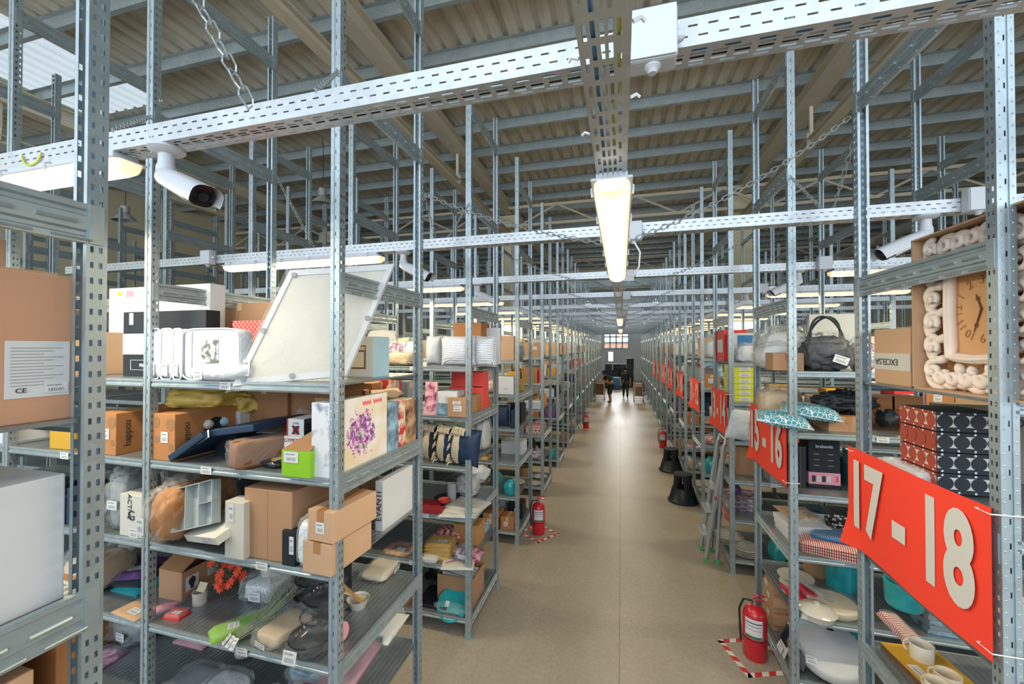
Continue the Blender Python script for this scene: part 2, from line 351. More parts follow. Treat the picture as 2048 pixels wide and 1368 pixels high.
# barcode label plate
def label_mat():
    m, t, bs = nt('barcode_paper'); tc = N(t, 'ShaderNodeTexCoord'); sp = N(t, 'ShaderNodeSeparateXYZ'); t.links.new(tc.outputs['Generated'], sp.inputs[0])
    n = N(t, 'ShaderNodeTexNoise', noise_dimensions='1D'); n.inputs['Scale'].default_value = 22; n.inputs['Detail'].default_value = 3; t.links.new(sp.outputs[0], n.inputs['W'])
    gt = N(t, 'ShaderNodeMath', operation='GREATER_THAN'); gt.inputs[1].default_value = .5; t.links.new(n.outputs[0], gt.inputs[0])
    def band(lo, hi, out):
        a = N(t, 'ShaderNodeMath', operation='GREATER_THAN'); a.inputs[1].default_value = lo; t.links.new(out, a.inputs[0])
        c = N(t, 'ShaderNodeMath', operation='LESS_THAN'); c.inputs[1].default_value = hi; t.links.new(out, c.inputs[0])
        d = N(t, 'ShaderNodeMath', operation='MULTIPLY'); t.links.new(a.outputs[0], d.inputs[0]); t.links.new(c.outputs[0], d.inputs[1]); return d.outputs[0]
    def mul(a, c):
        d = N(t, 'ShaderNodeMath', operation='MULTIPLY'); t.links.new(a, d.inputs[0]); t.links.new(c, d.inputs[1]); return d.outputs[0]
    bar = mul(mul(band(.15, .48, sp.outputs[2]), band(.14, .86, sp.outputs[0])), gt.outputs[0])
    n2 = N(t, 'ShaderNodeTexNoise', noise_dimensions='1D'); n2.inputs['Scale'].default_value = 40; t.links.new(sp.outputs[0], n2.inputs['W'])
    g2 = N(t, 'ShaderNodeMath', operation='GREATER_THAN'); g2.inputs[1].default_value = .45; t.links.new(n2.outputs[0], g2.inputs[0])
    txt = mul(mul(band(.7, .82, sp.outputs[2]), band(.1, .75, sp.outputs[0])), g2.outputs[0])
    mx = N(t, 'ShaderNodeMath', operation='MAXIMUM'); t.links.new(bar, mx.inputs[0]); t.links.new(txt, mx.inputs[1])
    c = N(t, 'ShaderNodeMix', data_type='RGBA'); t.links.new(mx.outputs[0], c.inputs[0]); c.inputs[6].default_value = (*srgb('d3d8dc'), 1); c.inputs[7].default_value = (*srgb('66707a'), 1)
    t.links.new(c.outputs[2], bs.inputs['Base Color']); bs.inputs['Roughness'].default_value = .5; M['barcode'] = m
label_mat(); mat('white_paper', 'd3d8dc', .7, 0, .02)
b = MB(); b.box(-.5, .5, -.0012, 0, -.5, .5, 'barcode'); LAB = b.mesh('label')
def sticker(parent, x, y, z, w, h, rz=0.0, rx=0.0, ry=0.0, name='barcode_label'):
    """white barcode sticker; its face looks along -Y before rotation"""
    return obj(name, LAB, parent, (x, y, z), (rx, ry, rz), (w, 1, h))
def build_rack(side, k, nb, det, lv=6, yo=0):
    Y = rowY(side, k); X0 = XL if side < 0 else XR
    sn = 'left' if side < 0 else 'right'
    r = thing('shelf_rack', RL[(side, k)], 'shelving rack', (X0, Y, 0), (0, 0, 0), 'galvanized racks along the %s of the aisle' % sn)
    pm = POST[det]
    for i in range(nb+1):
        x = side*(W*i+.012)
        obj('post', pm, r, (x, 0, 0)); obj('post', pm, r, (x, D, 0), (0, 0, math.pi))
        if i < 2 or det:
            for y in (0, D): obj('foot', FOOT, r, (x, y if y == 0 else y-.066, 0))
        for z, ml in ((LEV[0]-.01, RAILS), (LEV[2]-.005, RAILS), (LEV[4]-.01, RAILB), (3.36, RAILB), (4.48, RAILB), (5.48, RAILB)):
            if not det and (z < 3 and i > 0): continue
            if not det: ml = RAILF
            obj('rail', ml, r, (x+(.02 if side < 0 else -.02), .01 if side < 0 else D-.01, z), (0, 0, 0 if side < 0 else math.pi))
    for i in range(nb):
        for L in range(lv):
            s = obj('shelf', SHELF, r, ((-W*(i+1)) if side < 0 else W*i, 0, TOP[L]))
            if det and i < 2:
                sticker(s, W*(.35+.1*((i+L+k) % 4)), -.002, -.026, .085, .045, name='barcode_label')
    return r
RL = {}
for k in range(-1, 17):
    n = ORD[k+1] if k >= 0 else 'front'
    RL[(-1, k)] = ('tall galvanized steel rack nearest the viewer, beside the large carton' if k < 0 else 'tall galvanized steel rack, %s full one along the aisle, left side' % n)
    RL[(1, k)] = ('galvanized rack carrying the red 17 - 18 banner' if k == 0 else 'tall galvanized steel rack, %s one along the aisle, right side' % ORD[k+1])
for k, t_ in enumerate(('15 - 16', '13 - 14', '11 - 12')): pass
build_rack(-1, -1, 1, True)
NBL = [3, 6, 8, 8, 8, 7, 6, 5, 5, 4, 4, 3, 3, 3, 3]
NBR = [1, 3, 4, 4, 5, 6, 6, 5, 5, 4, 4, 3, 3, 3, 3]
for k, nb in enumerate(NBL): build_rack(-1, k, nb, True if k < 3 else (False if k < 6 else None))
for k, nb in enumerate(NBR): build_rack(1, k, nb, True if k < 3 else (False if k < 6 else None))
# ------------------------------------------------------------------ cable trays
BH = 3.968; BY0 = 1.27
def tray_mesh(L, w, h, zslots=True, det=True):
    """U channel open upwards along +X, bottom at z=0, y centred"""
    b = MB(); g = 'galvanized_tray'
    for s in (-1, 1):
        P = lambda u, v, s=s: (u, s*w/2, v)
        if det:
            solid_strip(b, P, L, 0, h*.30, g); holes_strip(b, P, L, h*.30, h*.37, .055, .026, g, .01)
            solid_strip(b, P, L, h*.37, h*.66, g); holes_strip(b, P, L, h*.66, h*.73, .055, .026, g, .037); solid_strip(b, P, L, h*.73, h, g)
        else: solid_strip(b, P, L, 0, h, g)
        b.face([(0, s*w/2, h), (L, s*w/2, h), (L, s*(w/2-.006), h-.003), (0, s*(w/2-.006), h-.003)], g)
    Q = lambda u, v: (u, v, 0)
    if det:
        n = 5
        solid_strip(b, Q, L, -w/2, -w/2+.010, g)
        for i in range(n):
            a = -w/2+.010+i*(w-.020)/n; c = a+(w-.020)/n; m = a+(c-a)*.45
            solid_strip(b, Q, L, a, m, g)
            holes_strip(b, Q, L, m, c, .062 if i in (1, 2, 3) else .09, .042, g, .008 if i in (1, 2, 3) else .045)
        solid_strip(b, Q, L, w/2-.010, w/2, g)
    else: solid_strip(b, Q, L, -w/2, w/2, g)
    return b.mesh('tray')
BEAM = tray_mesh(13.0, .10, .085); BEAMF = tray_mesh(13.0, .10, .085, det=False)
mat('earth_wire', 'd6d24a', .5); mat('blue_wire', '5a93c4', .5); mat('black_wire', '1c242a', .5); mat('white_wire', 'e6ebee', .5)
def yb(n): return BY0+.05+PL*n
FIXB = None
def fixture_meshes(L, w=.125, h=.085):
    """linear batten along +X, hung face down: base tray on top, diffuser below"""
    b = MB(); n = 10
    def ring(x, sc, lo, hi):
        out = []
        for i in range(n+1):
            t = math.pi*i/n; out.append((x, -math.cos(t)*w/2*sc, hi+(lo-hi)*math.sin(t)**.6*(sc if sc < 1 else 1)))
        return out
    rows = [ring(x, s, 0, .058) for x, s in ((.0, .72), (.03, .93), (.08, 1), (L-.08, 1), (L-.03, .93), (L, .72))]
    b.grid(rows, 'lit_diffuser'); b.face(rows[0], 'lit_diffuser'); b.face(rows[-1][::-1], 'lit_diffuser'); dif = b.mesh('diffuser', smooth=True)
    b = MB(); b.box(0, L, -w/2-.006, w/2+.006, .056, .066, 'white_plastic'); b.box(.03, L-.03, -w*.42, w*.42, .066, h+.01, 'white_plastic'); bod = b.mesh('body', bevel=.006)
    b = MB(); b.tube([(0, -w/2-.008, .045), (0, -w/2-.010, .075), (0, -w/2+.01, .088), (0, w/2-.01, .088), (0, w/2+.010, .075), (0, w/2+.008, .045)], .005, 'white_plastic', 5); clip = b.mesh('clip')
    return dif, bod, clip
FX = fixture_meshes(1.88)
def fixture(x, y, z, label, group, rz=0.0, power=42, lamp=True):
    t = thing('tube_light', label, 'tube light', (x, y, z), (0, 0, rz), group)
    obj('housing', FX[1], t); obj('diffuser', FX[0], t)
    for i in range(6): obj('clip', FX[2], t, (.12+i*.328, 0, 0))
    if lamp:
        l = bpy.data.lights.new('tube', 'AREA'); l.shape = 'RECTANGLE'; l.size = 1.7; l.size_y = .1; l.energy = power; l.color = (1, .84, .56)
        o = bpy.data.objects.new('tube_lamp', l); o.parent = t; o.location = (.94, 0, -.012); C.objects.link(o)
    return t
b = MB(); b.box(-.066, .066, -.034, .034, -.075, .075, 'white_plastic'); JB = b.mesh('box', bevel=.01)
b = MB(); b.box(-.062, .062, -.040, -.034, -.071, .071, 'white_plastic'); JL = b.mesh('lid', bevel=.002)
b = MB(); b.lathe([(.024, 0), (.024, -.006), (.017, -.012), (.012, -.022), (.0, -.024)], 'white_plastic', 16); JG = b.mesh('gland', smooth=True)
def junction(x, y, z, label):
    t = thing('junction_box', label, 'junction box', (x, y, z), (0, 0, 0), 'white junction boxes on the cable trays')
    obj('housing', JB, t); obj('lid', JL, t); obj('cable_gland', JG, t, (0, 0, -.074))
    b = MB(); b.lathe([(.018, 0), (.018, .008), (.012, .02)], 'white_plastic', 12, T=Matrix.Translation((.066, 0, 0)) @ Matrix.Rotation(math.pi/2, 4, 'Y')); obj('side_gland', b.mesh('g'), t)
def cctv_meshes():
    # mount plate + stem
    b = MB(); b.lathe([(.062, 0), (.062, -.010), (.05, -.022), (.03, -.028)], 'white_plastic', 24); plate = b.mesh('plate', smooth=True)
    b = MB(); b.lathe([(.026, 0), (.027, -.05), (.033, -.07), (.033, -.10), (.02, -.115)], 'white_plastic', 16, T=Matrix.Translation((0, 0, -.02))); stem = b.mesh('stem', smooth=True)
    # body along +X: rounded box that tapers a little, sun hood
    b = MB(); rows = []
    for x, s in ((0, .55), (.012, .8), (.05, 1), (.25, 1.12), (.262, 1.1)):
        rows.append([(x, .042*s*math.copysign(abs(math.cos(t))**.7, math.cos(t)), .04*s*math.copysign(abs(math.sin(t))**.7, math.sin(t))) for t in [2*math.pi*i/20 for i in range(20)]])
    b.grid(rows, 'white_plastic', closed_u=True, cap=True); body = b.mesh('body', smooth=True)
    b = MB(); rows = []
    for x, s in ((.10, 1.06), (.2, 1.16), (.33, 1.25)):
        rows.append([(x, .044*s*math.copysign(abs(math.cos(t))**.7, math.cos(t)), .043*s*math.copysign(abs(math.sin(t))**.7, math.sin(t))) for t in [-.35+(math.pi+.7)*i/16 for i in range(17)]])
    b.grid(rows, 'white_plastic'); hood = b.mesh('hood', smooth=True)
    b = MB(); rows = []
    for x, s in ((.262, 1.02), (.30, 1.08), (.302, .8)):
        rows.append([(x, .04*s*math.copysign(abs(math.cos(t))**.7, math.cos(t)), .038*s*math.copysign(abs(math.sin(t))**.7, math.sin(t))) for t in [2*math.pi*i/20 for i in range(20)]])
    b.grid(rows, 'lens_glass', closed_u=True, cap=True); front = b.mesh('front', smooth=True)
    b = MB(); b.lathe([(.018, 0), (.018, .006), (.012, .004), (.0, .002)], 'black_plastic', 18, T=Matrix.Translation((.302, 0, 0)) @ Matrix.Rotation(math.pi/2, 4, 'Y')); lens = b.mesh('lens', smooth=True)
    return plate, stem, body, hood, front, lens
CC = cctv_meshes()
def cctv(x, y, z, az, tilt, label):
    t = thing('security_camera', label, 'security camera', (x, y, z), (0, 0, az), 'white bullet cameras under the cable trays'); t.scale = (1.12, 1.12, 1.0)
    obj('mount_plate', CC[0], t); obj('stem', CC[1], t)
    bd = obj('camera_body', CC[2], t, (-.02, 0, -.115), (0, tilt, 0))
    obj('sun_hood', CC[3], bd); obj('front_window', CC[4], bd); obj('lens', CC[5], bd)
NBEAM = 15
pos_word = lambda n: 'first' if n == 0 else ORD[n+1]
for n in range(NBEAM):
    y = yb(n); w = pos_word(n)
    t = tag(obj('cable_tray', BEAM if n < 4 else BEAMF, None, (-6.5 if n else -6.5, y, BH-.085)), 'pale perforated steel cable tray spanning over the %s cross aisle' % w, 'cable tray', 'perforated trays spanning the aisle')
    if n == 0:
        for xx in (-2.75, 1.02):
            b = MB(); pts = [(xx+6.5+.07*math.cos(a), -.056, .05-.055*math.sin(a)) for a in [math.pi*i/12 for i in range(13)]]
            b.tube(pts, .0045, 'earth_wire', 6); obj('earth_wire', b.mesh('wire', smooth=True), t)
    if n < 7:
        b = MB()
        for q, (mm, zz) in enumerate((('blue_wire', .012), ('white_wire', .012), ('black_wire', .014))):
            b.tube([(i*.65, -.02+q*.02+.008*math.sin(i*1.3+q), zz) for i in range(21)], .006, mm, 5)
        obj('power_cable', b.mesh('cable'), t)
    fixture(-4.05, y, BH-.085-.092, 'white tube light under the cable tray, %s cross aisle, left side' % w, 'tube lights over the cross aisles', lamp=True)
    fixture(2.28, y, BH-.085-.092, 'white tube light under the cable tray, %s cross aisle, right side' % w, 'tube lights over the cross aisles', lamp=True)
    if n < 9:
        junction(.09, y-.085, BH-.075, 'white square junction box where the %s cross tray meets the aisle' % w)
        if n and n < 5: junction(-4.2, y-.085, BH-.03, 'white junction box at the left end of the %s tube light' % w); junction(2.2, y-.085, BH-.03, 'white junction box by the right-hand tube light, %s cross tray' % w)
        cctv(-1.95, y-.0, BH-.085, -.16, .50, 'white bullet camera under the %s cross tray, left of the aisle' % w)
        if n: cctv(1.98, y, BH-.085, math.pi+.16, .50, 'white bullet camera under the %s cross tray, right of the aisle' % w)
AZ = CH+.585
AT = tray_mesh(7.0, .10, .05)
for i in range(5):
    y = -1.2+7.0*i
    t = tag(obj('aisle_tray', AT, None, (-.03, y, AZ), (0, 0, math.pi/2)), ['perforated cable tray overhead running down the aisle from the camera', 'second length of the aisle cable tray, past the near lamp', 'third length of cable tray over the aisle', 'fourth length of cable tray over the aisle', 'last length of cable tray over the aisle by the far wall'][i], 'cable tray', 'cable tray lengths over the aisle')
    if i == 0:
        for nm, mm, xx, zz in (('earth_cable', 'earth_wire', -.022, .012), ('blue_cable', 'blue_wire', .022, .012), ('white_cable', 'white_wire', .008, .014)):
            b = MB(); b.tube([(j*.25, xx+.006*math.sin(j*1.7+xx*90), zz) for j in range(11)], .0055, mm, 6); obj(nm, b.mesh('cable', smooth=True), t)
        for j, (u, s) in enumerate(((1.95, -1), (2.18, -1), (2.02, 1), (2.32, 1))):
            b = MB(); b.tube([(u, s*.052, 0), (u+.004, s*.066, .008), (u+.008, s*.074, .002)], .004, 'white_wire', 5); obj('cable_tie', b.mesh('tie'), t)
FXA = [1.36, 8.2, 13.0, 17.8, 22.6, 27.4]
for i, y in enumerate(FXA):
    fixture(-.03, y, AZ-.09, ['bright tube light hanging right over the aisle', 'second tube light along the aisle tray', 'third tube light along the aisle tray', 'fourth tube light along the aisle tray', 'fifth tube light along the aisle tray', 'last tube light along the aisle tray'][i], 'tube lights down the aisle', math.pi/2, 30)
b = MB(); b.tube([(.03, 3.1, AZ-.04), (.08, 3.16, AZ-.06), (.13, 3.2, AZ+.02), (.14, 3.23, AZ+.14), (.09, 3.25, AZ+.24)], .007, 'white_wire', 8)
tag(obj('lamp_cable', b.mesh('cable', smooth=True)), 'white cable looping from the aisle lamp up to the junction box', 'cable')
# ------------------------------------------------------------------ chains
def chain(p, q, label, group, link=.055, r=.0035, sag=.0, name='chain'):
    p, q = Vector(p), Vector(q); L = (q-p).length; n = max(2, int(L/(link*.78))); b = MB()
    for i in range(n):
        t = (i+.5)/n; c = p.lerp(q, t); c.z -= sag*4*t*(1-t); t2 = t+.01; c2 = p.lerp(q, t2); c2.z -= sag*4*t2*(1-t2)
        d = (c2-c).normalized(); u = d.cross(Vector((0, 0, 1))); u = u.normalized() if u.length > .01 else Vector((1, 0, 0)); w = d.cross(u)
        s = u if i % 2 else w; h, wd = link/2, link*.22
        pts = [c+d*(h-wd)+s*0+(d*math.cos(a)+s*math.sin(a))*wd if abs(a) <= math.pi/2 else c-d*(h-wd)+(d*math.cos(a)+s*math.sin(a))*wd for a in [-math.pi/2+math.pi*j/3 for j in range(4)]+[math.pi/2+math.pi*j/3 for j in range(4)]]
        b.tube(pts, r, 'chain_zinc', 4, closed=True)
    return tag(obj(name, b.mesh('chain')), label, 'chain', group)
g = 'support chains'
p = onY(500, 212, BY0); q = onY(395, 0, BY0); chain(p, p+(q-p)*3.4, 'long-link galvanized chain rising from the near cable tray to the roof', g, .11, .0045)
chain(onY(226, 262, BY0), (XL-W, YL0, onY(300, 234, YL0).z), 'short chain tying the near cable tray to a rack post, near the camera', g)
chain(onY(632, 182, BY0), (XL, YL0, onY(672, 145, YL0).z), 'short chain from the near cable tray to the aisle corner post', g)
Y1 = yb(1)
chain((XL-W, YL0+D, onY(552, 350, YL0+D).z), onY(627, 492, Y1), 'chain dropping from a rack post to the second cross tray', g)
chain((XL, YL0+D, onX(848, 375, XL).z), onY(872, 482, Y1), 'chain hanging from the aisle corner post to the second cross tray', g)
chain((XL, YL0+PL, onX(937, 405, XL).z), onY(893, 480, Y1), 'chain from the second rack corner post to the second cross tray', g)
chain((XR, YR0+D, onX(1700, 280, XR).z), onY(1665, 425, Y1), 'chain from the 17 - 18 rack post down to the second cross tray', g)
chain((XR, YR0+PR_, onX(1592, 340, XR).z), onY(1645, 420, Y1), 'chain from the 15 - 16 rack post down to the second cross tray', g)
for n in range(6):
    yy = 2.55+PL*n
    chain((XL+.03, YL0+D+PL*n, 4.2), (-.08, yy, AZ+.05), 'slanting chain from the %s left rack to the aisle tray' % ORD[n+1], 'slanting aisle chains', sag=.05)
    chain((XR-.03, YR0+D+PR_*n, 4.42 if n == 0 else 4.2), (.02, yy, AZ+.05), 'slanting chain from the %s right rack to the aisle tray' % ORD[n+1], 'slanting aisle chains', sag=.07)
# ------------------------------------------------------------------ high bay lamps
mat('lamp_grey', 'aeb2ae', .5, .2)
for (px, py, X, lab) in ((645, 398, -6.86, 'grey high-bay pendant lamp behind the second rack, left of the aisle'), (250, 432, -12.0, 'grey high-bay pendant lamp far back by the left wall')):
    P = onX(px, py, X); t = thing('pendant_lamp', lab, 'pendant lamp', (P.x, P.y, P.z), (0, 0, 0), 'high-bay pendants')
    b = MB(); b.lathe([(.25, -.13), (.2, -.05), (.12, .03), (.08, .07)], 'lamp_grey', 24, cap=False); obj('reflector', b.mesh('s', smooth=True), t)
    b = MB(); b.lathe([(.07, .07), (.09, .09), (.09, .24), (.05, .26)], 'lamp_grey', 16); obj('driver_housing', b.mesh('s', smooth=True), t)
    b = MB(); b.tube([(0, 0, .26), (.02, 0, .7), (0, 0, 8.0-P.z)], .008, 'black_wire', 6); obj('cord', b.mesh('c'), t)
for (X_, Y_, lab) in ((-2.6, 33.2, 'added high-bay pendant lamp to brighten the end wall, window side'), (2.6, 33.2, 'added high-bay pendant lamp to brighten the end wall, on the banner side')):
    t = thing('pendant_lamp', lab, 'pendant lamp', (X_, Y_, 6.6), (0, 0, 0), 'high-bay pendants')  # both of these pendants are added as fill for the end wall
    b = MB(); b.lathe([(.25, -.13), (.2, -.05), (.12, .03), (.08, .07)], 'lamp_grey', 24, cap=False); obj('reflector', b.mesh('s', smooth=True), t)
    b = MB(); b.lathe([(.07, .07), (.09, .09), (.09, .24), (.05, .26)], 'lamp_grey', 16); obj('driver_housing', b.mesh('s', smooth=True), t)
    b = MB(); b.tube([(0, 0, .26), (0, 0, 1.4)], .008, 'black_wire', 6); obj('cord', b.mesh('c'), t)
    l = bpy.data.lights.new('endwall_fill', 'POINT'); l.energy = 120; l.shadow_soft_size = .1; l.color = (.92, .96, 1); o = bpy.data.objects.new('endwall_fill_lamp', l); o.parent = t; o.location = (0, 0, -.14); C.objects.link(o)
# ------------------------------------------------------------------ goods: materials
def duo(name, c1, c2, scale=8, kind='noise', thr=.5, soft=.04, rough=.6, vec='Object', stretch=(1, 1, 1)):
    """two-colour print"""
    if name in M: return name
    m, t, b = nt(name); tc = N(t, 'ShaderNodeTexCoord'); mp = N(t, 'ShaderNodeMapping'); mp.inputs['Scale'].default_value = stretch
    t.links.new(tc.outputs[vec], mp.inputs[0])
    if kind == 'noise': n = N(t, 'ShaderNodeTexNoise'); n.inputs['Detail'].default_value = 5
    elif kind == 'voronoi': n = N(t, 'ShaderNodeTexVoronoi')
    elif kind == 'edge': n = N(t, 'ShaderNodeTexVoronoi', feature='DISTANCE_TO_EDGE')
    elif kind == 'check': n = N(t, 'ShaderNodeTexChecker')
    elif kind == 'contour': n = N(t, 'ShaderNodeTexWave', wave_type='RINGS'); n.inputs['Distortion'].default_value = 4; n.inputs['Detail'].default_value = 1
    else: n = N(t, 'ShaderNodeTexWave'); n.inputs['Distortion'].default_value = 1.5 if kind == 'wave' else 0
    n.inputs['Scale'].default_value = scale; t.links.new(mp.outputs[0], n.inputs['Vector'])
    o = n.outputs[1] if kind == 'check' else n.outputs[0]
    t.links.new(ramp(t, o, [(max(0, thr-soft), srgb(c1)), (min(1, thr+soft), srgb(c2))]), b.inputs['Base Color']); b.inputs['Roughness'].default_value = rough
    M[name] = m; return name
def film(name, tint, alpha, bsc=14, bst=.6):
    m, t, b = nt(name); tc = N(t, 'ShaderNodeTexCoord'); n = N(t, 'ShaderNodeTexNoise'); n.inputs['Scale'].default_value = bsc; n.inputs['Detail'].default_value = 3; n.inputs['Distortion'].default_value = 1.2
    t.links.new(tc.outputs['Object'], n.inputs['Vector']); bp = N(t, 'ShaderNodeBump'); bp.inputs['Strength'].default_value = bst; bp.inputs['Distance'].default_value = .03
    t.links.new(n.outputs[0], bp.inputs['Height']); t.links.new(bp.outputs[0], b.inputs['Normal'])
    b.inputs['Base Color'].default_value = (*srgb(tint), 1); b.inputs['Roughness'].default_value = .12; b.inputs['Alpha'].default_value = alpha; b.inputs['Specular IOR Level'].default_value = .7
    M[name] = m; return name
film('clear_film', 'e6eef2', .15); film('milky_film', 'e4e8ea', .55, 9); film('clear_plastic', 'c7d3d6', .45, 3, .05)
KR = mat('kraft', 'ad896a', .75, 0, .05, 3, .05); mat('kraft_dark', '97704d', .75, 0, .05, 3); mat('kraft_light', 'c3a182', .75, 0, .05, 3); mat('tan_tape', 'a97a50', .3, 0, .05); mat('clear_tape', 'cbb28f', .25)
for nm, hx in dict(white='cfd5db', offwhite='c9c9c1', cream='d3c7ad', lightgrey='c3c8ca', midgrey='8b9499', dark='2b353d', black='1a232b', navy='1d3550', blue='2c6fa6', skyblue='a9cfe2', teal='1f8f98', green='86c02a', dgreen='2f6b4c',
                   red='d8343a', coral='e9524e', dred='8e2430', pink='e79fb0', magenta='b8357d', purple='6c4a86', yellow='d9dc2f', ochre='c69a2f', gold='b8985a', orange='e07a35', brown='6b4a35', beige='cdb591', wood='b98d5c').items():
    mat(nm, hx, .55, 0, .04, 5)
mat('ceramic', 'd3d0c7', .2, 0, .02, coat=.4); mat('plaster', 'efe2d8', .7, 0, .04, 8); mat('clock_tan', 'd9a877', .6, 0, .04, 6); mat('quilt_white', 'ced6df', .85, 0, .03, 5, .5, 30)
mat('raffia', 'd8c096', .9, 0, .3, 60, .8, 60); mat('satin_gold', 'cdb25c', .4, 0, .15, 5); mat('glazed_teal', '2fa3ad', .2, .1, .15, 10); mat('steel', 'a9b0b4', .25, .9, .05); mat('smoke_glass', '1d2831', .1, 0, .1)
duo('marble', 'd3d8e0', '7e8da5', 9, 'noise', .58, .05); duo('contour', 'e8edf4', '5e7895', 16, 'contour', .9, .06); duo('scales', 'eef3f5', '2d8ca4', 30, 'edge', .05, .03)
duo('bubble', 'b9c8d4', 'dfe8ee', 60, 'voronoi', .35, .1, .2); duo('plaid', 'e6c9c4', 'b52f38', 26, 'check', .5); duo('leo', 'efe9dc', '27323a', 34, 'voronoi', .4, .04)
duo('photo_warm', 'c7a27c', '5b3b33', 9, 'noise', .5, .1, .3); duo('photo_cool', '9cc3dc', '38506f', 8, 'noise', .5, .12, .3); duo('photo_mix', 'c23b3b', 'e8d9c6', 12, 'noise', .5, .06, .3); duo('photo_pink', 'e7b3c4', '8a3b63', 12, 'noise', .52, .08, .3)
duo('grass_print', '3c8a3c', 'a7d24a', 30, 'noise', .5, .1); duo('redcheck', 'e2323a', 'f07b74', 60, 'check', .5); duo('stripe_rb', 'b23540', 'e8ded4', 20, 'band', .5, .05, .5)
duo('black_leather', '0c1218', '2c363f', 90, 'voronoi', .55, .3, .5); duo('foil', '7e3a67', 'd9cfe0', 20, 'noise', .5, .1, .15); duo('camo_wrap', '20262c', 'a59574', 14, 'noise', .58, .05, .15)
duo('green_wrap', '1c3b3a', '7d8f80', 18, 'noise', .6, .1, .15); duo('wicker', 'c7ad80', '7c5e3a', 50, 'band', .5, .3, .8); duo('lace', 'd9cfb8', 'b3a588', 90, 'noise', .5, .2, .9)
def canvas_mat():
    m, t, b = nt('lilac_print'); tc = N(t, 'ShaderNodeTexCoord'); sp = N(t, 'ShaderNodeSeparateXYZ'); t.links.new(tc.outputs['Generated'], sp.inputs[0])
    def nz(s, kind='ShaderNodeTexNoise'):
        n = N(t, kind); n.inputs['Scale'].default_value = s; t.links.new(tc.outputs['Object'], n.inputs['Vector']); return n
    base = ramp(t, nz(5).outputs[0], [(0.35, srgb('e3cfae')), (0.6, srgb('e6e6e6'))])
    v = nz(55, 'ShaderNodeTexVoronoi'); sepc = N(t, 'ShaderNodeSeparateColor'); t.links.new(v.outputs['Color'], sepc.inputs[0])
    fl = ramp(t, sepc.outputs[0], [(0, srgb('6d3a86')), (0.35, srgb('a763ac')), (0.65, srgb('d6a5cf')), (0.85, srgb('e9dcea')), (1, srgb('5a8a55'))])
    gv = N(t, 'ShaderNodeVectorMath', operation='DISTANCE'); gv.inputs[1].default_value = (.42, .5, .48); cmb = N(t, 'ShaderNodeCombineXYZ'); cmb.inputs[1].default_value = .5
    t.links.new(sp.outputs[0], cmb.inputs[0]); t.links.new(sp.outputs[2], cmb.inputs[2]); t.links.new(cmb.outputs[0], gv.inputs[0])
    n1 = nz(22); mt = N(t, 'ShaderNodeMath', operation='MULTIPLY_ADD'); mt.inputs[1].default_value = .55; t.links.new(n1.outputs[0], mt.inputs[0]); t.links.new(gv.outputs['Value'], mt.inputs[2])
    lt = N(t, 'ShaderNodeMath', operation='LESS_THAN'); lt.inputs[1].default_value = .56; t.links.new(mt.outputs[0], lt.inputs[0])
    mx = N(t, 'ShaderNodeMix', data_type='RGBA'); t.links.new(lt.outputs[0], mx.inputs[0]); t.links.new(base, mx.inputs[6]); t.links.new(fl, mx.inputs[7]); t.links.new(mx.outputs[2], b.inputs['Base Color']); M['lilac'] = m
canvas_mat()
# ------------------------------------------------------------------ goods: shapes (front at y=0 facing -Y, base z=0, centred in x)
def bx(w, d, h, m, bev=.004, x=0, y=0, z=0, name='body'):
    b = MB(); b.box(x-w/2, x+w/2, y, y+d, z, z+h, m); return b.mesh(name, bevel=min(bev, w/5, d/5, h/5))
def carton(w, d, h, m='kraft', tape='clear_tape', stick=(), text=(), flaps=False, seam=True, name='carton'):
    def f(t):
        if flaps:
            b = MB(); b.box(-w/2, w/2, 0, d, 0, h, m, skip=('t',)); b.box(-w/2+.004, w/2-.004, .004, d-.004, .004, h, m, skip=('t',)); obj('body', b.mesh('b'), t)
            for s, a in ((-1, .5), (1, -.9)):
                b = MB(); b.box(-w/2, w/2, 0, d*.45, 0, .004, 'kraft_dark'); obj('flap', b.mesh('f'), t, (0, 0 if s < 0 else d, h), (a if s < 0 else math.pi+a*.6, 0, 0))
        else:
            obj('body', bx(w, d, h, m), t)
            if tape:
                b = MB(); b.box(-.024, .024, -.0012, d+.0012, h-.06 if h > .12 else h*.5, h+.0012, tape); obj('tape', b.mesh('tape'), t)
            if seam: b = MB(); b.box(-.0015, .0015, -.0008, .001, 0, h, 'kraft_dark'); obj('seam', b.mesh('s'), t)
        for (u, v, sw, sh) in stick: sticker(t, u*w/2, -.0015, v*h, sw, sh)
        for q in text:
            s_, u, v, sz, mm = q[:5]; rz = q[5] if len(q) > 5 else 0
            obj('lettering', text_mesh(s_, sz, mm), t, (u*w/2, -.0022, v*h), (math.pi/2, rz, 0))
    return f
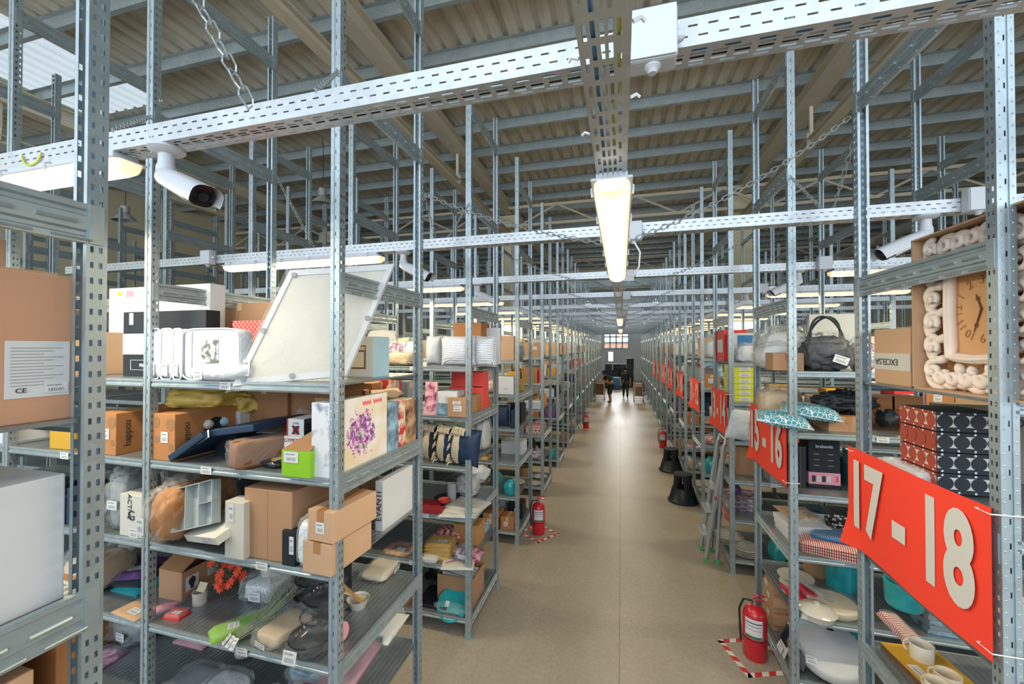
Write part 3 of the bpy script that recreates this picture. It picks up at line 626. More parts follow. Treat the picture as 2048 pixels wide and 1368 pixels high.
def superell(w, d, h, m, e=.5, n=28, k=14, noise_a=0.0, seed=0, fl=1.0, nf=3.0, smooth=True, name='body', crumple=0.0, cf=9.0):
    """soft body standing on z=0, occupying the box w x d x h, front at y=0"""
    b = MB(); rows = []; sg = lambda v, p: math.copysign(abs(v)**p, v)
    for i in range(k+1):
        ph = -math.pi/2+math.pi*i/k; r = []
        for j in range(n):
            th = 2*math.pi*j/n; x, y, z = sg(math.cos(ph), fl)*sg(math.cos(th), e), sg(math.cos(ph), fl)*sg(math.sin(th), e), sg(math.sin(ph), fl)
            p = Vector((x*w/2, y*d/2, z*h/2))
            if noise_a:
                q = noise.noise_vector(Vector((p.x*nf/max(w, .01)+seed, p.y*nf/max(d, .01), p.z*nf/max(h, .01)))); p += Vector((q.x*w, q.y*d, q.z*h))*noise_a
            if crumple:
                s_ = Vector((p.x*cf/max(w, .05)+seed*1.7, p.y*cf/max(d, .05), p.z*cf/max(h, .05))); rg = .45-abs(noise.noise(s_))*1.6-abs(noise.noise(s_*2.3))*.8
                p += Vector((p.x, p.y, p.z)).normalized()*rg*crumple*min(w, d, h)
            p.y += d/2; p.z = max(0, p.z+h/2); r.append(p)
        rows.append(r)
    b.grid(rows, m, closed_u=True); return b.mesh(name, smooth='all' if smooth else False)
def cushion(w, d, h, m, piping=None, axis='y', stick=False):
    """pillow: thin along axis ('y' standing, 'z' lying), pinched edges"""
    def f(t):
        b = MB(); n = 14
        A, Bq = (w, h) if axis == 'y' else (w, d); T = d if axis == 'y' else h
        def pt(u, v, s):
            x = (u-.5)*A*(1-.05*(math.sin(math.pi*v))**1); y = (v-.5)*Bq*(1-.05*math.sin(math.pi*u)); th = T/2*(max(0, math.sin(math.pi*u)*math.sin(math.pi*v)))**.42
            th += .06*T*noise.noise(Vector((u*5+w*31, v*5, s)))*math.sin(math.pi*u)*math.sin(math.pi*v); th = max(0, th)
            if axis == 'y': return (x, T/2+s*th, y+Bq/2)
            return (x, y+Bq/2, T/2+s*th)
        for s in (-1, 1): b.grid([[pt(i/n, j/n, s) for i in range(n+1)] for j in range(n+1)], m)
        obj('cover', b.mesh('cover', smooth='all'), t)
        if piping:
            b = MB(); e = [pt(i/n, 0, 0) for i in range(n)]+[pt(1, j/n, 0) for j in range(n)]+[pt(1-i/n, 1, 0) for i in range(n)]+[pt(0, 1-j/n, 0) for j in range(n)]
            b.tube(e, .004, piping, 5, closed=True); obj('piping', b.mesh('p'), t)
        if stick: sticker(t, A*.2, -.002 if axis == 'y' else .0, Bq*.3 if axis == 'y' else T+.002, .07, .05, rx=0 if axis == 'y' else -math.pi/2)
    return f
def bagged(w, d, h, m, filmm='clear_film', seed=0, inner=.86, stick=True, rough=.10, e=.45):
    def f(t):
        obj('contents', superell(w*inner, d*inner, h*inner, m, min(e, .38), 30, 14, rough*.5, seed, fl=.5, crumple=.10, cf=5), t, (0, d*(1-inner)/2, 0))
        obj('film', superell(w, d, h, filmm, min(e, .42), 48, 26, rough*.7, seed+5, nf=4.5, fl=.55, smooth=True, crumple=.20, cf=11), t)
        if stick: sticker(t, w*.1, -.004, h*.45, min(.09, w*.5), min(.06, h*.35), .1*math.sin(seed))
    return f
def packet(w, d, h, m, film_=None, stick=True, seed=0, nsheet=1):
    """flat item lying on its back, slightly domed"""
    def f(t):
        b = MB(); n = 10; amp = h*.5
        def pt(u, v, top):
            x, y = (u-.5)*w, v*d; e = min(1, 8*min(u, 1-u, v, 1-v)+.25)
            z = (h*e+amp*.6*noise.noise(Vector((u*4+seed, v*4, 0)))*e) if top else 0
            return (x, y, max(z, .0005))
        b.grid([[pt(i/n, j/n, 1) for i in range(n+1)] for j in range(n+1)], m); 
        for (u0, v0, u1, v1) in ((0, 0, 1, 0), (1, 0, 1, 1), (1, 1, 0, 1), (0, 1, 0, 0)):
            b.grid([[pt(u0+(u1-u0)*i/n, v0+(v1-v0)*i/n, 1) for i in range(n+1)], [(lambda p: (p[0], p[1], 0))(pt(u0+(u1-u0)*i/n, v0+(v1-v0)*i/n, 0)) for i in range(n+1)]], m)
        obj('body', b.mesh('p', smooth=True), t)
        if film_: obj('film', superell(w*1.06, d*1.04, h*1.3, film_, .35, 20, 8, .06, seed, fl=.5), t)
        if stick: sticker(t, w*.12, d*.35, h*1.15, min(.1, w*.45), min(.06, d*.3), rx=-math.pi/2+.0, rz=.2*math.sin(seed))
    return f
def sheaf(w, d, h, m, n=5, edge='white'):
    """a folded stack kept as one parcel of n thin layers"""
    def f(t):
        for i in range(n):
            a = .006*math.sin(i*2.3+w*50); obj('layer', bx(w*(1-.02*(i % 2)), d, h/n*.94, m if i % 2 == 0 else edge, .003), t, (a, abs(a), h/n*i))
    return f
def lathe_item(prof, m, n=28, extra=None, sc=1.0, name='body'):
    def f(t):
        b = MB(); b.lathe([(r*sc, z*sc) for r, z in prof], m, n, cap=False); obj(name, b.mesh('l', smooth=True), t, (0, max(r for r, z in prof)*sc, 0))
        if extra: extra(t)
    return f
PLATE = [(0, .004), (.5, .004), (.62, .01), (1, .09), (1.02, .1), (1, .105), (.62, .035), (.5, .022), (0, .022)]
BOWL = [(0, 0), (.45, 0), (.75, .2), (.95, .5), (1, .62), (.97, .62), (.9, .48), (.7, .22), (.4, .06), (0, .05)]
def sc_prof(P, r, hz=None):
    return [(a*r, z*(hz if hz else r)) for a, z in P]
def mug(m='ceramic', s=1.0):
    def f(t):
        b = MB(); b.lathe([(0, 0), (.036*s, 0), (.041*s, .008*s), (.042*s, .095*s), (.039*s, .095*s), (.037*s, .01*s), (0, .008*s)], m, 28, cap=False); obj('cup', b.mesh('c', smooth=True), t, (0, .042*s, 0))
        b = MB(); b.tube([(-.04*s-.028*s*math.sin(a), .042*s, .05*s+.028*s*math.cos(a)) for a in [math.pi*i/10 for i in range(11)]], .0055*s, m, 8); obj('handle', b.mesh('h', smooth=True), t)
    return f
def leaning(w, h, th, m, back=.25, edge='offwhite', stick=False, text=()):
    """flat board leaning back: front lower edge at y=0"""
    def f(t):
        o = obj('board', bx(w, th, h, edge, .002), t, (0, 0, 0), (-back, 0, 0))
        b = MB(); b.box(-w/2+.002, w/2-.002, -.0012, -.0002, .002, h-.002, m); obj('printed_face', b.mesh('pf'), o)
        if stick: sticker(o, 0, -.003, h*.2, .07, .045)
        for s_, u, v, sz, mm in text: obj('lettering', text_mesh(s_, sz, mm), o, (u*w/2, -.0025, v*h), (math.pi/2, 0, 0))
    return f
def upright(w, d, h, m, spine='white', text=(), stick=(), film_=None):
    return carton(w, d, h, m, None, stick, text, seam=False)
# ------------------------------------------------------------------ placing
USED = {}
def put(name, label, cat, f, loc, rz=0.0, group=None, rx=0.0, ry=0.0):
    k = ' '.join(w for w in label.lower().split() if not w.isdigit())
    USED[k] = USED.get(k, 0)+1
    t = thing(name, label, cat, loc, (rx, ry, rz), group); f(t); return t
def FB(side, k, lv, p0, p1, yt, dy, z=None):
    """front-facing box from photo columns p0..p1, its top seen at row yt, dy behind the rack front -> x, y, z, w, h"""
    Y = rowY(side, k)+dy; z = TOP[lv] if z is None else z
    a, c = onY(p0, yt, Y), onY(p1, yt, Y); zt = (a.z+c.z)/2
    return (a.x+c.x)/2, Y, z, c.x-a.x, zt-z
def SB(side, k, lv, p0, p1, yt, dx, z=None):
    """same for a face that looks at the aisle; dx inwards from the rack side; yt read at the nearer edge"""
    X = (XL-dx) if side < 0 else (XR+dx); z = TOP[lv] if z is None else z
    a, c = onX(p0, yt, X), onX(p1, yt, X); near = a if a.y < c.y else c
    return X, (a.y+c.y)/2, z, abs(a.y-c.y), near.z-z
def fbox(name, label, cat, side, k, lv, p0, p1, yt, dy, depth, mk, z=None, rz=0.0, group=None):
    """mk(w, d, h) gives the builder"""
    x, y, z, w, h = FB(side, k, lv, p0, p1, yt, dy, z); return put(name, label, cat, mk(w, depth, max(h, .01)), (x, y, z), rz, group)
def sbox(name, label, cat, side, k, lv, p0, p1, yt, dx, depth, mk, z=None, rz=0.0, group=None):
    x, y, z, w, h = SB(side, k, lv, p0, p1, yt, dx, z); return put(name, label, cat, mk(w, depth, max(h, .01)), (x, y, z), (math.pi/2 if side < 0 else -math.pi/2)+rz, group)
duo('photo_bw', 'd9dcd8', '5b6468', 22, 'noise', .5, .06)
mat('kraft_orange', 'b07a4c', .7, 0, .06, 4)
mat('parcel_brown', '8a5630', .5, 0, .12, 9)
mat('foam_orange', 'b87a38', .6, 0, .2, 8)
mat('drawer_grey', 'aab6ba', .4)
mat('pale_box', 'd6d8cf', .6, 0, .02)
mat('flower_orange', 'e8502f', .6, 0, .15, 20); mat('dried_green', '9aa78f', .8, 0, .2, 30)
mat('dusty_pink', 'c79aa8', .7)
duo('leafprint', 'eef1ee', '3a6a5c', 5, 'noise', .6, .03)
mat('kraft_flat', 'c3977a', .8, 0, .03, 2, .03)
film('wrap_film', 'eef3f5', .11, 12, .8)
mat('rust_red', 'a04a3a', .5, 0, .04, 4); mat('midbrown', '8d7f6c', .8); mat('magenta_red', 'b52a4a', .35); mat('lime', 'cfd63a', .5, 0, .03); mat('gold_ink', 'a87f4a', .5)
film('thin_film', 'eef3f5', .06, 16, .5)
# ------------------------------------------------------------------ goods: first full left rack
L, R = -1, 1
def flat(name, label, cat, side, k, lv, px, dy, f, rz=0.0, z=None, group=None, rx=0.0, ry=0.0):
    Y = rowY(side, k)+dy; z = TOP[lv] if z is None else z
    return put(name, label, cat, f, (onY(px, 700, Y).x, Y, z), rz, group, rx, ry)
def flats(name, label, cat, side, k, lv, px, dx, f, rz=0.0, z=None, group=None, rx=0.0, ry=0.0):
    """placed on the aisle edge of a rack at column px, dx inwards"""
    X = (XL-dx) if side < 0 else (XR+dx); z = TOP[lv] if z is None else z
    return put(name, label, cat, f, (X, onX(px, 700, X).y, z), (math.pi/2 if side < 0 else -math.pi/2)+rz, group, rx, ry)
# top shelf
def bigwhite(w, d, h):
    def f(t):
        obj('body', bx(w, d, h, 'white', .006), t)
        b = MB(); b.lathe([(0, 0), (.5, 0)], 'yellow', 24, T=Matrix.Translation((-w*.38, -.002, h*.93)) @ Matrix.Rotation(math.pi/2, 4, 'X') @ Matrix.Diagonal((.06, .03, 1, 1)), cap=False); obj('oval_logo', b.mesh('o'), t)
        b = MB(); b.box(-w*.31, -w*.24, -.002, 0, h*.89, h*.96, 'pink'); obj('printed_square', b.mesh('o'), t); sticker(t, -w*.17, -.002, h*.94, .05, .035)
    return f
fbox('packing_box', 'tall white box standing at the back of the top shelf behind the black box', 'box', L, 0, 5, 218, 420, 572, .36, .12, bigwhite)
def black_pr(w, d, h):
    def f(t):
        obj('body', bx(w, d, h, 'black', .004), t)
        b = MB(); b.box(-w/2-.001, w/2+.001, -.001, d*.6, h*.34, h*.66, 'offwhite'); obj('white_band', b.mesh('bd'), t)
        b = MB(); b.box(-w*.42, -w*.37, -.002, 0, h*.80, h*.98, 'offwhite'); obj('spine_label', b.mesh('bd'), t)
        obj('lettering', text_mesh('PREMIUM', .032, 'white', bold=.0006), t, (-w*.20, -.002, h*.17), (math.pi/2, 0, 0))
        b = MB(); r = .0015
        for (x0, x1, z0, z1) in ((-.40, .0, .10, .102), (-.40, .0, .25, .252), (-.40, -.396, .10, .252), (.0, .004, .10, .252)): b.box(x0*w, x1*w, -.002, 0, h*z0, h*(z1+.003), 'white')
        obj('printed_frame', b.mesh('fr'), t)
    return f
fbox('packing_box', 'black box with a white band on the top shelf, behind the bedding packs', 'box', L, 0, 5, 247, 412, 622, .16, .10, black_pr)
def pillpack(w, d, h):
    def f(t):
        obj('cover', superell(w, d, h, 'quilt_white', .35, 20, 12, .015, w*9, fl=.25), t)
        b = MB(); e = [(w/2*math.copysign(abs(math.cos(a))**.35, math.cos(a)), d*.02, h/2+h/2*math.copysign(abs(math.sin(a))**.3, math.sin(a))) for a in [2*math.pi*i/28 for i in range(28)]]
        b.tube(e, .005, 'white', 5, closed=True); obj('piping', b.mesh('p'), t)
        sticker(t, 0, -.003, h*.2, w*.5, h*.25, name='pale_label')
    return f
for i, (a, c) in enumerate(((290, 318), (319, 343), (344, 362))):
    fbox('bedding_pack', 'slim white quilted bedding pack on edge, %s from the front post' % ['closest', 'second', 'third'][i], 'bedding', L, 0, 5, a, c, 657, .02, .34, pillpack, group='white bedding packs on the top shelf')
def bigpack(w, d, h):
    def f(t):
        pillpack(w, d, h)(t); b = MB(); b.box(-w*.12, w*.16, -.006, 0, h*.33, h*.78, 'photo_bw'); obj('picture_window', b.mesh('pw'), t)
        b = MB(); b.box(-w*.33, -w*.30, -.006, 0, h*.1, h*.95, 'lightgrey'); obj('seam', b.mesh('pw'), t)
    return f
fbox('bedding_pack', 'wide white bedding pack with a picture window, on the top shelf', 'bedding', L, 0, 5, 363, 478, 657, .03, .12, bigpack)
flat('folded_quilt', 'folded white quilt lying flat on the top shelf edge', 'bedding', L, 0, 5, 425, -.05, lambda t: (obj('cover', superell(.42, .30, .10, 'quilt_white', .4, 24, 8, .05, 3, fl=.5), t), sticker(t, -.1, .0, .04, .06, .05)), .1)
fbox('carton', 'plain brown carton at the back of the top shelf, behind the red box', 'carton', L, 0, 5, 412, 548, 606, .60, .3, lambda w, d, h: carton(w, d, h, 'kraft'))
def redbox(w, d, h):
    def f(t):
        obj('body', bx(w, d, h, 'redcheck'), t); b = MB(); b.box(w*.18, w*.5, -.001, 0, h*.0, h*.8, 'offwhite'); obj('white_panel', b.mesh('x'), t)
    return f
fbox('packing_box', 'red checked box on the top shelf, between bedding and wrapped panel', 'box', L, 0, 5, 465, 545, 641, .24, .12, redbox)
# wrapped canvas panel leaning across the rack mouth
def wrapped_panel():
    A, Bq, Cc = onY(466, 772, 1.885), onY(692, 752, 2.12), onY(580, 541, 2.10)
    e1, e2 = Bq-A, Cc-A; n = e1.cross(e2).normalized()
    if n.y < 0: n = -n
    if n.y < 0: n = -n
    L1, L2 = e1.length, e2.length; u = e1.normalized(); v = (e2-u*0); th = .028
    t = thing('wrapped_picture', 'large white framed panel in clear plastic, leaning slantwise on the top shelf', 'panel', A)
    def P(a, c, d): return e1*a+e2*c+n*d
    b = MB(); rows = [[P(i/20, j/20, 0) for i in range(21)] for j in range(21)]; b.grid(rows, 'offwhite'); b.grid([[P(i/20, j/20, th) for i in range(21)] for j in range(21)], 'offwhite')
    for (a0, c0, a1, c1) in ((0, 0, 1, 0), (1, 0, 1, 1), (1, 1, 0, 1), (0, 1, 0, 0)): b.face([P(a0, c0, 0), P(a1, c1, 0), P(a1, c1, th), P(a0, c0, th)], 'white')
    obj('board', b.mesh('board'), t)
    b = MB(); w = .055; fr = -.006
    for (a0, a1, c0, c1) in ((0, 1, 0, w), (0, 1, 1-w, 1), (0, w, w, 1-w), (1-w, 1, w, 1-w)):
        b.face([P(a0, c0, fr), P(a1, c0, fr), P(a1, c1, fr), P(a0, c1, fr)], 'white')
    for (a, c, a2, c2) in ((w, w, 1-w, w), (1-w, w, 1-w, 1-w), (1-w, 1-w, w, 1-w), (w, 1-w, w, w)): b.face([P(a, c, fr), P(a2, c2, fr), P(a2, c2, .001), P(a, c, .001)], 'midgrey')
    obj('border', b.mesh('border'), t)
    for (a, c) in ((.07, .95), (.03, .46), (.97, .5), (.07, .05), (.5, .04)):
        b = MB(); cc = P(a, c, -.010); b.lathe([(0, -.004), (.016, -.004), (.018, .004)], 'midgrey', 14, T=Matrix.Translation(cc) @ n.to_track_quat('Z', 'Y').to_matrix().to_4x4()); obj('corner_stud', b.mesh('st'), t)
    b = MB(); rows = []
    for j in range(-1, 42):
        r = []
        for i in range(-1, 42):
            a, c = i/40, j/40; wv = .007*noise.noise(Vector((a*9+c*7, a*3-c*16, 1)))+.006*noise.noise(Vector((a*30, c*22, 4)))
            dr = 0
            if j <= 0: dr = .03*(1+noise.noise(Vector((a*9, 0, 2))))
            r.append(P(a, c, -.016-abs(wv)*.8-(dr*.6 if j < 0 else 0))-Vector((0, 0, dr*.7 if j < 0 else 0)))
        rows.append(r)
    b.grid(rows, 'wrap_film'); obj('plastic_wrap', b.mesh('film', smooth='all'), t)
    T = Matrix.Translation(P(.05, .13, -.022)); o = sticker(t, *P(.06, .14, -.024), .04, .1); o.rotation_euler = n.to_track_quat('Y', 'Z').to_euler()
wrapped_panel()
def binbox(w, d, h):
    def f(t):
        obj('body', bx(w, d, h, 'offwhite'), t)
        b = MB(); b.box(w*.5, w*.502, .0, d, 0, h, 'skyblue'); obj('blue_side', b.mesh('s'), t)
        b = MB(); b.box(-w*.34, w*.25, -.001, 0, h*.2, h*.78, 'brown'); b.box(-w*.24, w*.19, -.0016, -.0006, h*.24, h*.62, 'cream'); b.box(-w*.3, w*.22, -.0016, -.0006, h*.66, h*.75, 'beige'); obj('bin_picture', b.mesh('s'), t)
    return f
fbox('packing_box', 'white box with a picture of a flip-lid bin, top shelf by the panel', 'box', L, 0, 5, 690, 746, 673, .52, .2, binbox)
# fourth level up (z 2.27)
def ballbox(w, d, h, side_word='happou'):
    def f(t):
        obj('body', bx(w, d, h, 'kraft_orange'), t)
        b = MB()
        for (u, v, r) in ((-.36, .82, .035), (.30, .78, .04), (-.3, .45, .02), (.33, .3, .022)): b.lathe([(0, 0), (r, 0)], 'kraft_dark', 18, T=Matrix.Translation((u*w, -.0012, v*h)) @ Matrix.Rotation(math.pi/2, 4, 'X'), cap=False)
        obj('dot_pattern', b.mesh('d'), t)
        b = MB(); b.lathe([(0, 0), (.085, 0)], 'black', 24, T=Matrix.Translation((w*.5+.001, d*.45, h*.52)) @ Matrix.Rotation(math.pi/2, 4, 'Y'), cap=False); hole = obj('round_window', b.mesh('w'), t)
        for i, (yy, zz, mm) in enumerate(((.36, .66, 'offwhite'), (.55, .66, 'skyblue'), (.45, .42, 'ceramic'), (.6, .38, 'offwhite'))):
            b = MB(); b.lathe([(.0, -.036), (.02, -.03), (.034, -.012), (.036, 0), (.034, .012), (.02, .03), (0, .036)], mm, 16, cap=False); obj('lamp_ball', b.mesh('b', smooth='all'), t, (w*.5-.008, d*yy, h*zz))
        obj('lettering', text_mesh(side_word, .06, 'dark'), t, (w*.5+.002, d*.12, h*.5), (math.pi/2, -math.pi/2, math.pi/2))
        sticker(t, .05*w, -.002, h*.5, .06, .07)
    return f
fbox('lamp_ball_box', 'orange-brown box of white balls with round window, behind the leftmost post', 'box', L, 0, 4, 190, 232, 826, .02, .55, ballbox, rz=0)
fbox('lamp_ball_box', 'orange-brown box with round window of blue and white balls beside blue case', 'box', L, 0, 4, 306, 350, 828, .02, .60, ballbox)
flat('fabric_bag', 'crumpled mustard satin fabric bag at the back above the ball box', 'bag', L, 0, 4, 372, .30, lambda t: obj('cloth', superell(.60, .45, .17, 'satin_gold', .5, 48, 24, .10, 4, fl=.6, crumple=.3, cf=7), t), 0, z=TOP[4]+.26)
flat('fabric_bag', 'mustard plastic sack with a torn end, behind the blue case', 'bag', L, 0, 4, 452, .42, lambda t: obj('cloth', superell(.36, .4, .17, 'satin_gold', .5, 48, 24, .12, 9, fl=.6, crumple=.35, cf=7), t), 0, z=TOP[4]+.22)
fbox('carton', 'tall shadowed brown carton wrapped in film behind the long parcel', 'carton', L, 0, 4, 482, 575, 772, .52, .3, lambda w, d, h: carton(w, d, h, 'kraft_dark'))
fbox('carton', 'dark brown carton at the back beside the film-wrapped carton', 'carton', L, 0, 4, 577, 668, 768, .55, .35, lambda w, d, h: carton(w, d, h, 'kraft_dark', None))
fbox('packing_box', 'small white box with a wreath emblem behind the blue case', 'box', L, 0, 4, 442, 480, 822, .44, .2, lambda w, d, h: carton(w, d, h, 'white', None, text=[('U', 0, .6, .09, 'dark')], seam=False))
flat('artificial_wreath', 'dark green artificial foliage heaped behind the blue case', 'wreath', L, 0, 4, 428, .62, lambda t: obj('foliage', superell(.22, .24, .30, 'green_wrap', .8, 40, 24, .25, 6, nf=9, smooth=False), t))
def bluecase(t):
    for nm, p, q in (('lower_half', (-.27, .0, .02), (0, .06, .185)), ('upper_half', (.0, .06, .185), (.33, .10, .235))):
        p, q = Vector(p), Vector(q); d = (q-p); b = MB(); a = math.atan2(d.z, d.x); ln = d.length
        b.box(0, ln, 0, .42, -.022, .022, 'navy'); obj(nm, b.mesh('c', bevel=.009), t, p, (0, -a, 0))
    b = MB(); b.box(-.05, .05, -.006, .0, .02, .08, 'white'); sticker(t, -.03, .035, .165, .11, .05, rx=-.3, ry=-.5)
flat('folding_case', 'dark blue folded case in film, propped open on the shelf', 'case', L, 0, 4, 404, .0, bluecase)
fbox('packing_box', 'small black box with red mark and white ring, under the blue case', 'box', L, 0, 4, 430, 472, 868, .20, .2, lambda w, d, h: carton(w, d, h, 'black', None, text=[('T', -.5, .85, .05, 'red'), ('C', .4, .45, .12, 'white')], seam=False))
flat('papers', 'flat clear packet of papers lying above the black box', 'papers', L, 0, 4, 500, .34, packet(.34, .25, .012, 'bubble'), .2, z=TOP[4]+.13)
def longparcel(w, d, h):
    def f(t):
        obj('body', superell(w, d, h, 'parcel_brown', .14, 40, 16, .01, 2, fl=.14, crumple=.05, cf=7), t)
        obj('film', superell(w*1.06, d*1.03, h*1.04, 'clear_film', .25, 48, 20, .02, 7, fl=.25, nf=6, crumple=.1, cf=12), t, (0, -.015, 0))
    return f
fbox('long_parcel', 'long brown taped parcel in film pointing into the shelf', 'parcel', L, 0, 4, 444, 484, 884, -.01, .72, longparcel, rz=-.42)
flat('film_roll', 'dark crumpled film-wrapped bundle lying beside the green box', 'parcel', L, 0, 4, 530, .05, lambda t: obj('body', superell(.19, .3, .05, 'camo_wrap', .7, 26, 10, .15, 5), t), -.3)
def greenbox(w, d, h):
    def f(t):
        obj('body', bx(w, d, h, 'green'), t); b = MB()
        b.face([(-w/2, 0, h), (w/2, 0, h), (w*.5, d*.55, h+.07), (w*.05, d*.6, h+.085)], 'kraft_dark'); b.face([(-w/2, 0, h-.001), (w*.05, d*.6, h+.084), (w*.5, d*.55, h+.069), (w/2, 0, h-.001)], 'kraft_dark'); obj('lid_flap', b.mesh('f'), t)
        sticker(t, -w*.15, -.002, h*.74, w*.5, h*.4)
    return f
fbox('packing_box', 'bright green open box with barcode sticker at the shelf edge', 'box', L, 0, 4, 563, 620, 901, -.035, .18, greenbox)
def redx(w, d, h):
    def f(t):
        obj('body', bx(w, d, h, 'white'), t); b = MB(); b.box(w*.5, w*.502, 0, d, 0, h, 'black'); b.box(-w*.502, -w*.42, -.001, d, 0, h, 'red'); obj('colour_panels', b.mesh('p'), t)
        b = MB(); b.box(-w*.15, w*.22, -.0015, 0, h*.12, h*.6, 'red'); obj('red_square', b.mesh('p'), t); obj('lettering', text_mesh('X', h*.6, 'black', bold=.004), t, (w*.03, -.003, h*.36), (math.pi/2, 0, 0)); obj('title_lettering', text_mesh('I-Y-M', h*.16, 'dark'), t, (w*.03, -.002, h*.75), (math.pi/2, 0, 0))
    return f
gx = FB(L, 0, 4, 568, 612, 873, .17)
fbox('packing_box', 'white box lettered GYMSTICK behind the green box', 'box', L, 0, 4, 568, 612, 873, .17, .2, lambda w, d, h: carton(w, d, h, 'white', None, text=[('GYMSTICK', 0, .85, w*.2, 'dred')], seam=False))
fbox('packing_box', 'white box with a black X on a red square, stacked on another', 'box', L, 0, 4, 574, 608, 838, .17, .2, redx, z=TOP[4]+gx[4])
fbox('carton', 'small film-wrapped brown carton with crumpled top, at the back', 'carton', L, 0, 4, 590, 622, 814, .48, .12, lambda w, d, h: bagged(w, d, h, 'kraft_dark', 'clear_film', 5, .93, False, .04, .2))
fbox('gift_bag', 'tall white marbled paper bag standing against the corner post', 'bag', L, 0, 4, 623, 660, 806, .0, .13, lambda w, d, h: upright(w, d, h, 'marble'))
cv = sbox('canvas_print', 'canvas print of lilac flowers on cream script, facing the aisle', 'picture', L, 0, 4, 679, 774, 802, .005, .03, lambda w, d, h: leaning(w, h, .03, 'lilac', 0, 'offwhite', text=[]), rz=.0)
b = MB()
for wi, x0_ in enumerate((-.02, .09)): b.tube([(x0_+.0045*i, -.002, .0+.011*(-1)**i*(1 if i % 3 else 1.6)) for i in range(20 if wi == 0 else 22)], .0016, 'coral', 4)
obj('script_writing', b.mesh('s'), cv, (-.01, 0, max(v.co.z for v in cv.children[0].data.vertices)*.90))
for i, (a, c, mm, lb, yt) in enumerate(((776, 797, 'photo_cool', 'blue and white book standing beside the lilac canvas', 806), (798, 811, 'photo_mix', 'white boxed book with an orange flower and sideways lettering', 803), (812, 832, 'photo_warm', 'book with a pale-haired figure on its cover, by the perforated post', 800))):
    sbox('book', lb, 'book', L, 0, 4, a, c, yt, .01, .12, lambda w, d, h: upright(w, d, h, mm))
flats('gift_tissue', 'crumpled cream wrapped bundle lying on top of the books', 'parcel', L, 0, 4, 802, .25, lambda t: obj('paper', superell(.3, .3, .10, 'beige', .7, 26, 10, .2, 11), t), z=TOP[4]+.28)
for i, (px, dx, w, d, h, mm, lb) in enumerate(((700, .42, .25, .2, .36, 'kraft_light', 'pale carton behind the lilac canvas'), (735, .45, .10, .12, .38, 'dred', 'small dark red box seen over the lilac canvas'), (765, .5, .3, .25, .42, 'kraft_orange', 'orange carton with clear tape behind the canvas and books'), (795, .42, .22, .2, .44, 'photo_mix', 'patterned box at the back of the shelf behind the books'), (822, .2, .1, .06, .44, 'midgrey', 'grey box with a green mark beside the perforated post'))):
    flats('carton' if 'carton' in lb else 'packing_box', lb, 'carton' if 'carton' in lb else 'box', L, 0, 4, px, dx, carton(w, d, h, mm))
# third level up (z 1.75)
flat('wrapped_parcel', 'clear bag of grey cloth squeezed behind the outer front post', 'parcel', L, 0, 3, 225, .02, bagged(.18, .3, .42, 'midgrey', 'clear_film', 3))
fbox('packing_box', 'white box with round swirl logo and yellow sticker, left of the orange roll', 'box', L, 0, 3, 240, 284, 990, .02, .14, lambda w, d, h: carton(w, d, h, 'offwhite', None, stick=[(.3, .1, .08, .06)], text=[('ACTIVE', -.1, .72, .05, 'dark', math.pi/2), ('G', .1, .5, .09, 'dark')], seam=False))
flat('wrapped_roll', 'orange foam roll wrapped in clear film, hanging over the shelf edge', 'parcel', L, 0, 3, 316, -.06, lambda t: (obj('foam', superell(.19, .50, .36, 'foam_orange', .5, 40, 22, .05, 3, fl=.6, crumple=.12, cf=8), t), obj('film', superell(.22, .56, .40, 'wrap_film', .5, 56, 30, .08, 8, nf=6, fl=.7, crumple=.25, cf=11), t, (0, -.04, 0)), sticker(t, -.05, -.055, .16, .07, .10, -.1)), .02)
def tray_org(t):
    b = MB(); W_, H_, Dp = .34, .26, .05
    b.box(0, W_, 0, .006, 0, H_, 'drawer_grey'); 
    for x in (0, W_*.33, W_*.66, W_-.005): b.box(x, x+.005, -Dp, 0, 0, H_, 'drawer_grey')
    for z in (0, H_-.005): b.box(0, W_, -Dp, 0, z, z+.005, 'drawer_grey')
    b.box(W_*.66, W_, -Dp, 0, H_*.5, H_*.5+.005, 'drawer_grey'); o = obj('compartments', b.mesh('c'), t, (-.14, 0, .03), (-.22, -.28, 0))
    b = MB(); b.box(-.045, 0, -Dp, .01, 0, H_, 'red'); obj('red_sleeve', b.mesh('r'), o); sticker(o, -.022, -Dp-.002, H_*.6, .03, .12)
flat('drawer_organizer', 'grey plastic compartment tray with a red sleeve, tilted', 'organizer', L, 0, 3, 396, .02, tray_org, z=TOP[3]+.055)
def flatbox(t):
    o = obj('body', bx(.44, .56, .05, 'pale_box', .003), t, (0, 0, 0), (.36, -.20, -.30)); b = MB()
    for i in range(9): b.box(.02+i*.012, .022+i*.012, .25-i*.01, .40, .0555, .0562, 'midgrey')
    obj('line_pattern', b.mesh('l'), o); sticker(o, .08, -.002, .028, .12, .045)
flat('flat_box', 'large flat grey-white box lying tilted over the organizer', 'box', L, 0, 3, 408, -.02, flatbox, z=TOP[3]+.06)
fbox('packing_box', 'upright white box with pastel pictures and a barcode, next to the double carton', 'box', L, 0, 3, 450, 488, 1004, -.02, .1, lambda w, d, h: carton(w, d, h, 'offwhite', None, stick=[(-.3, .8, .04, .1)], seam=False))
fbox('carton', 'large plain brown carton with a centre seam, middle of the shelf', 'carton', L, 0, 3, 489, 584, 980, .02, .62, lambda w, d, h: carton(w, d, h, 'kraft', None, stick=[(.8, .1, .05, .06)]))
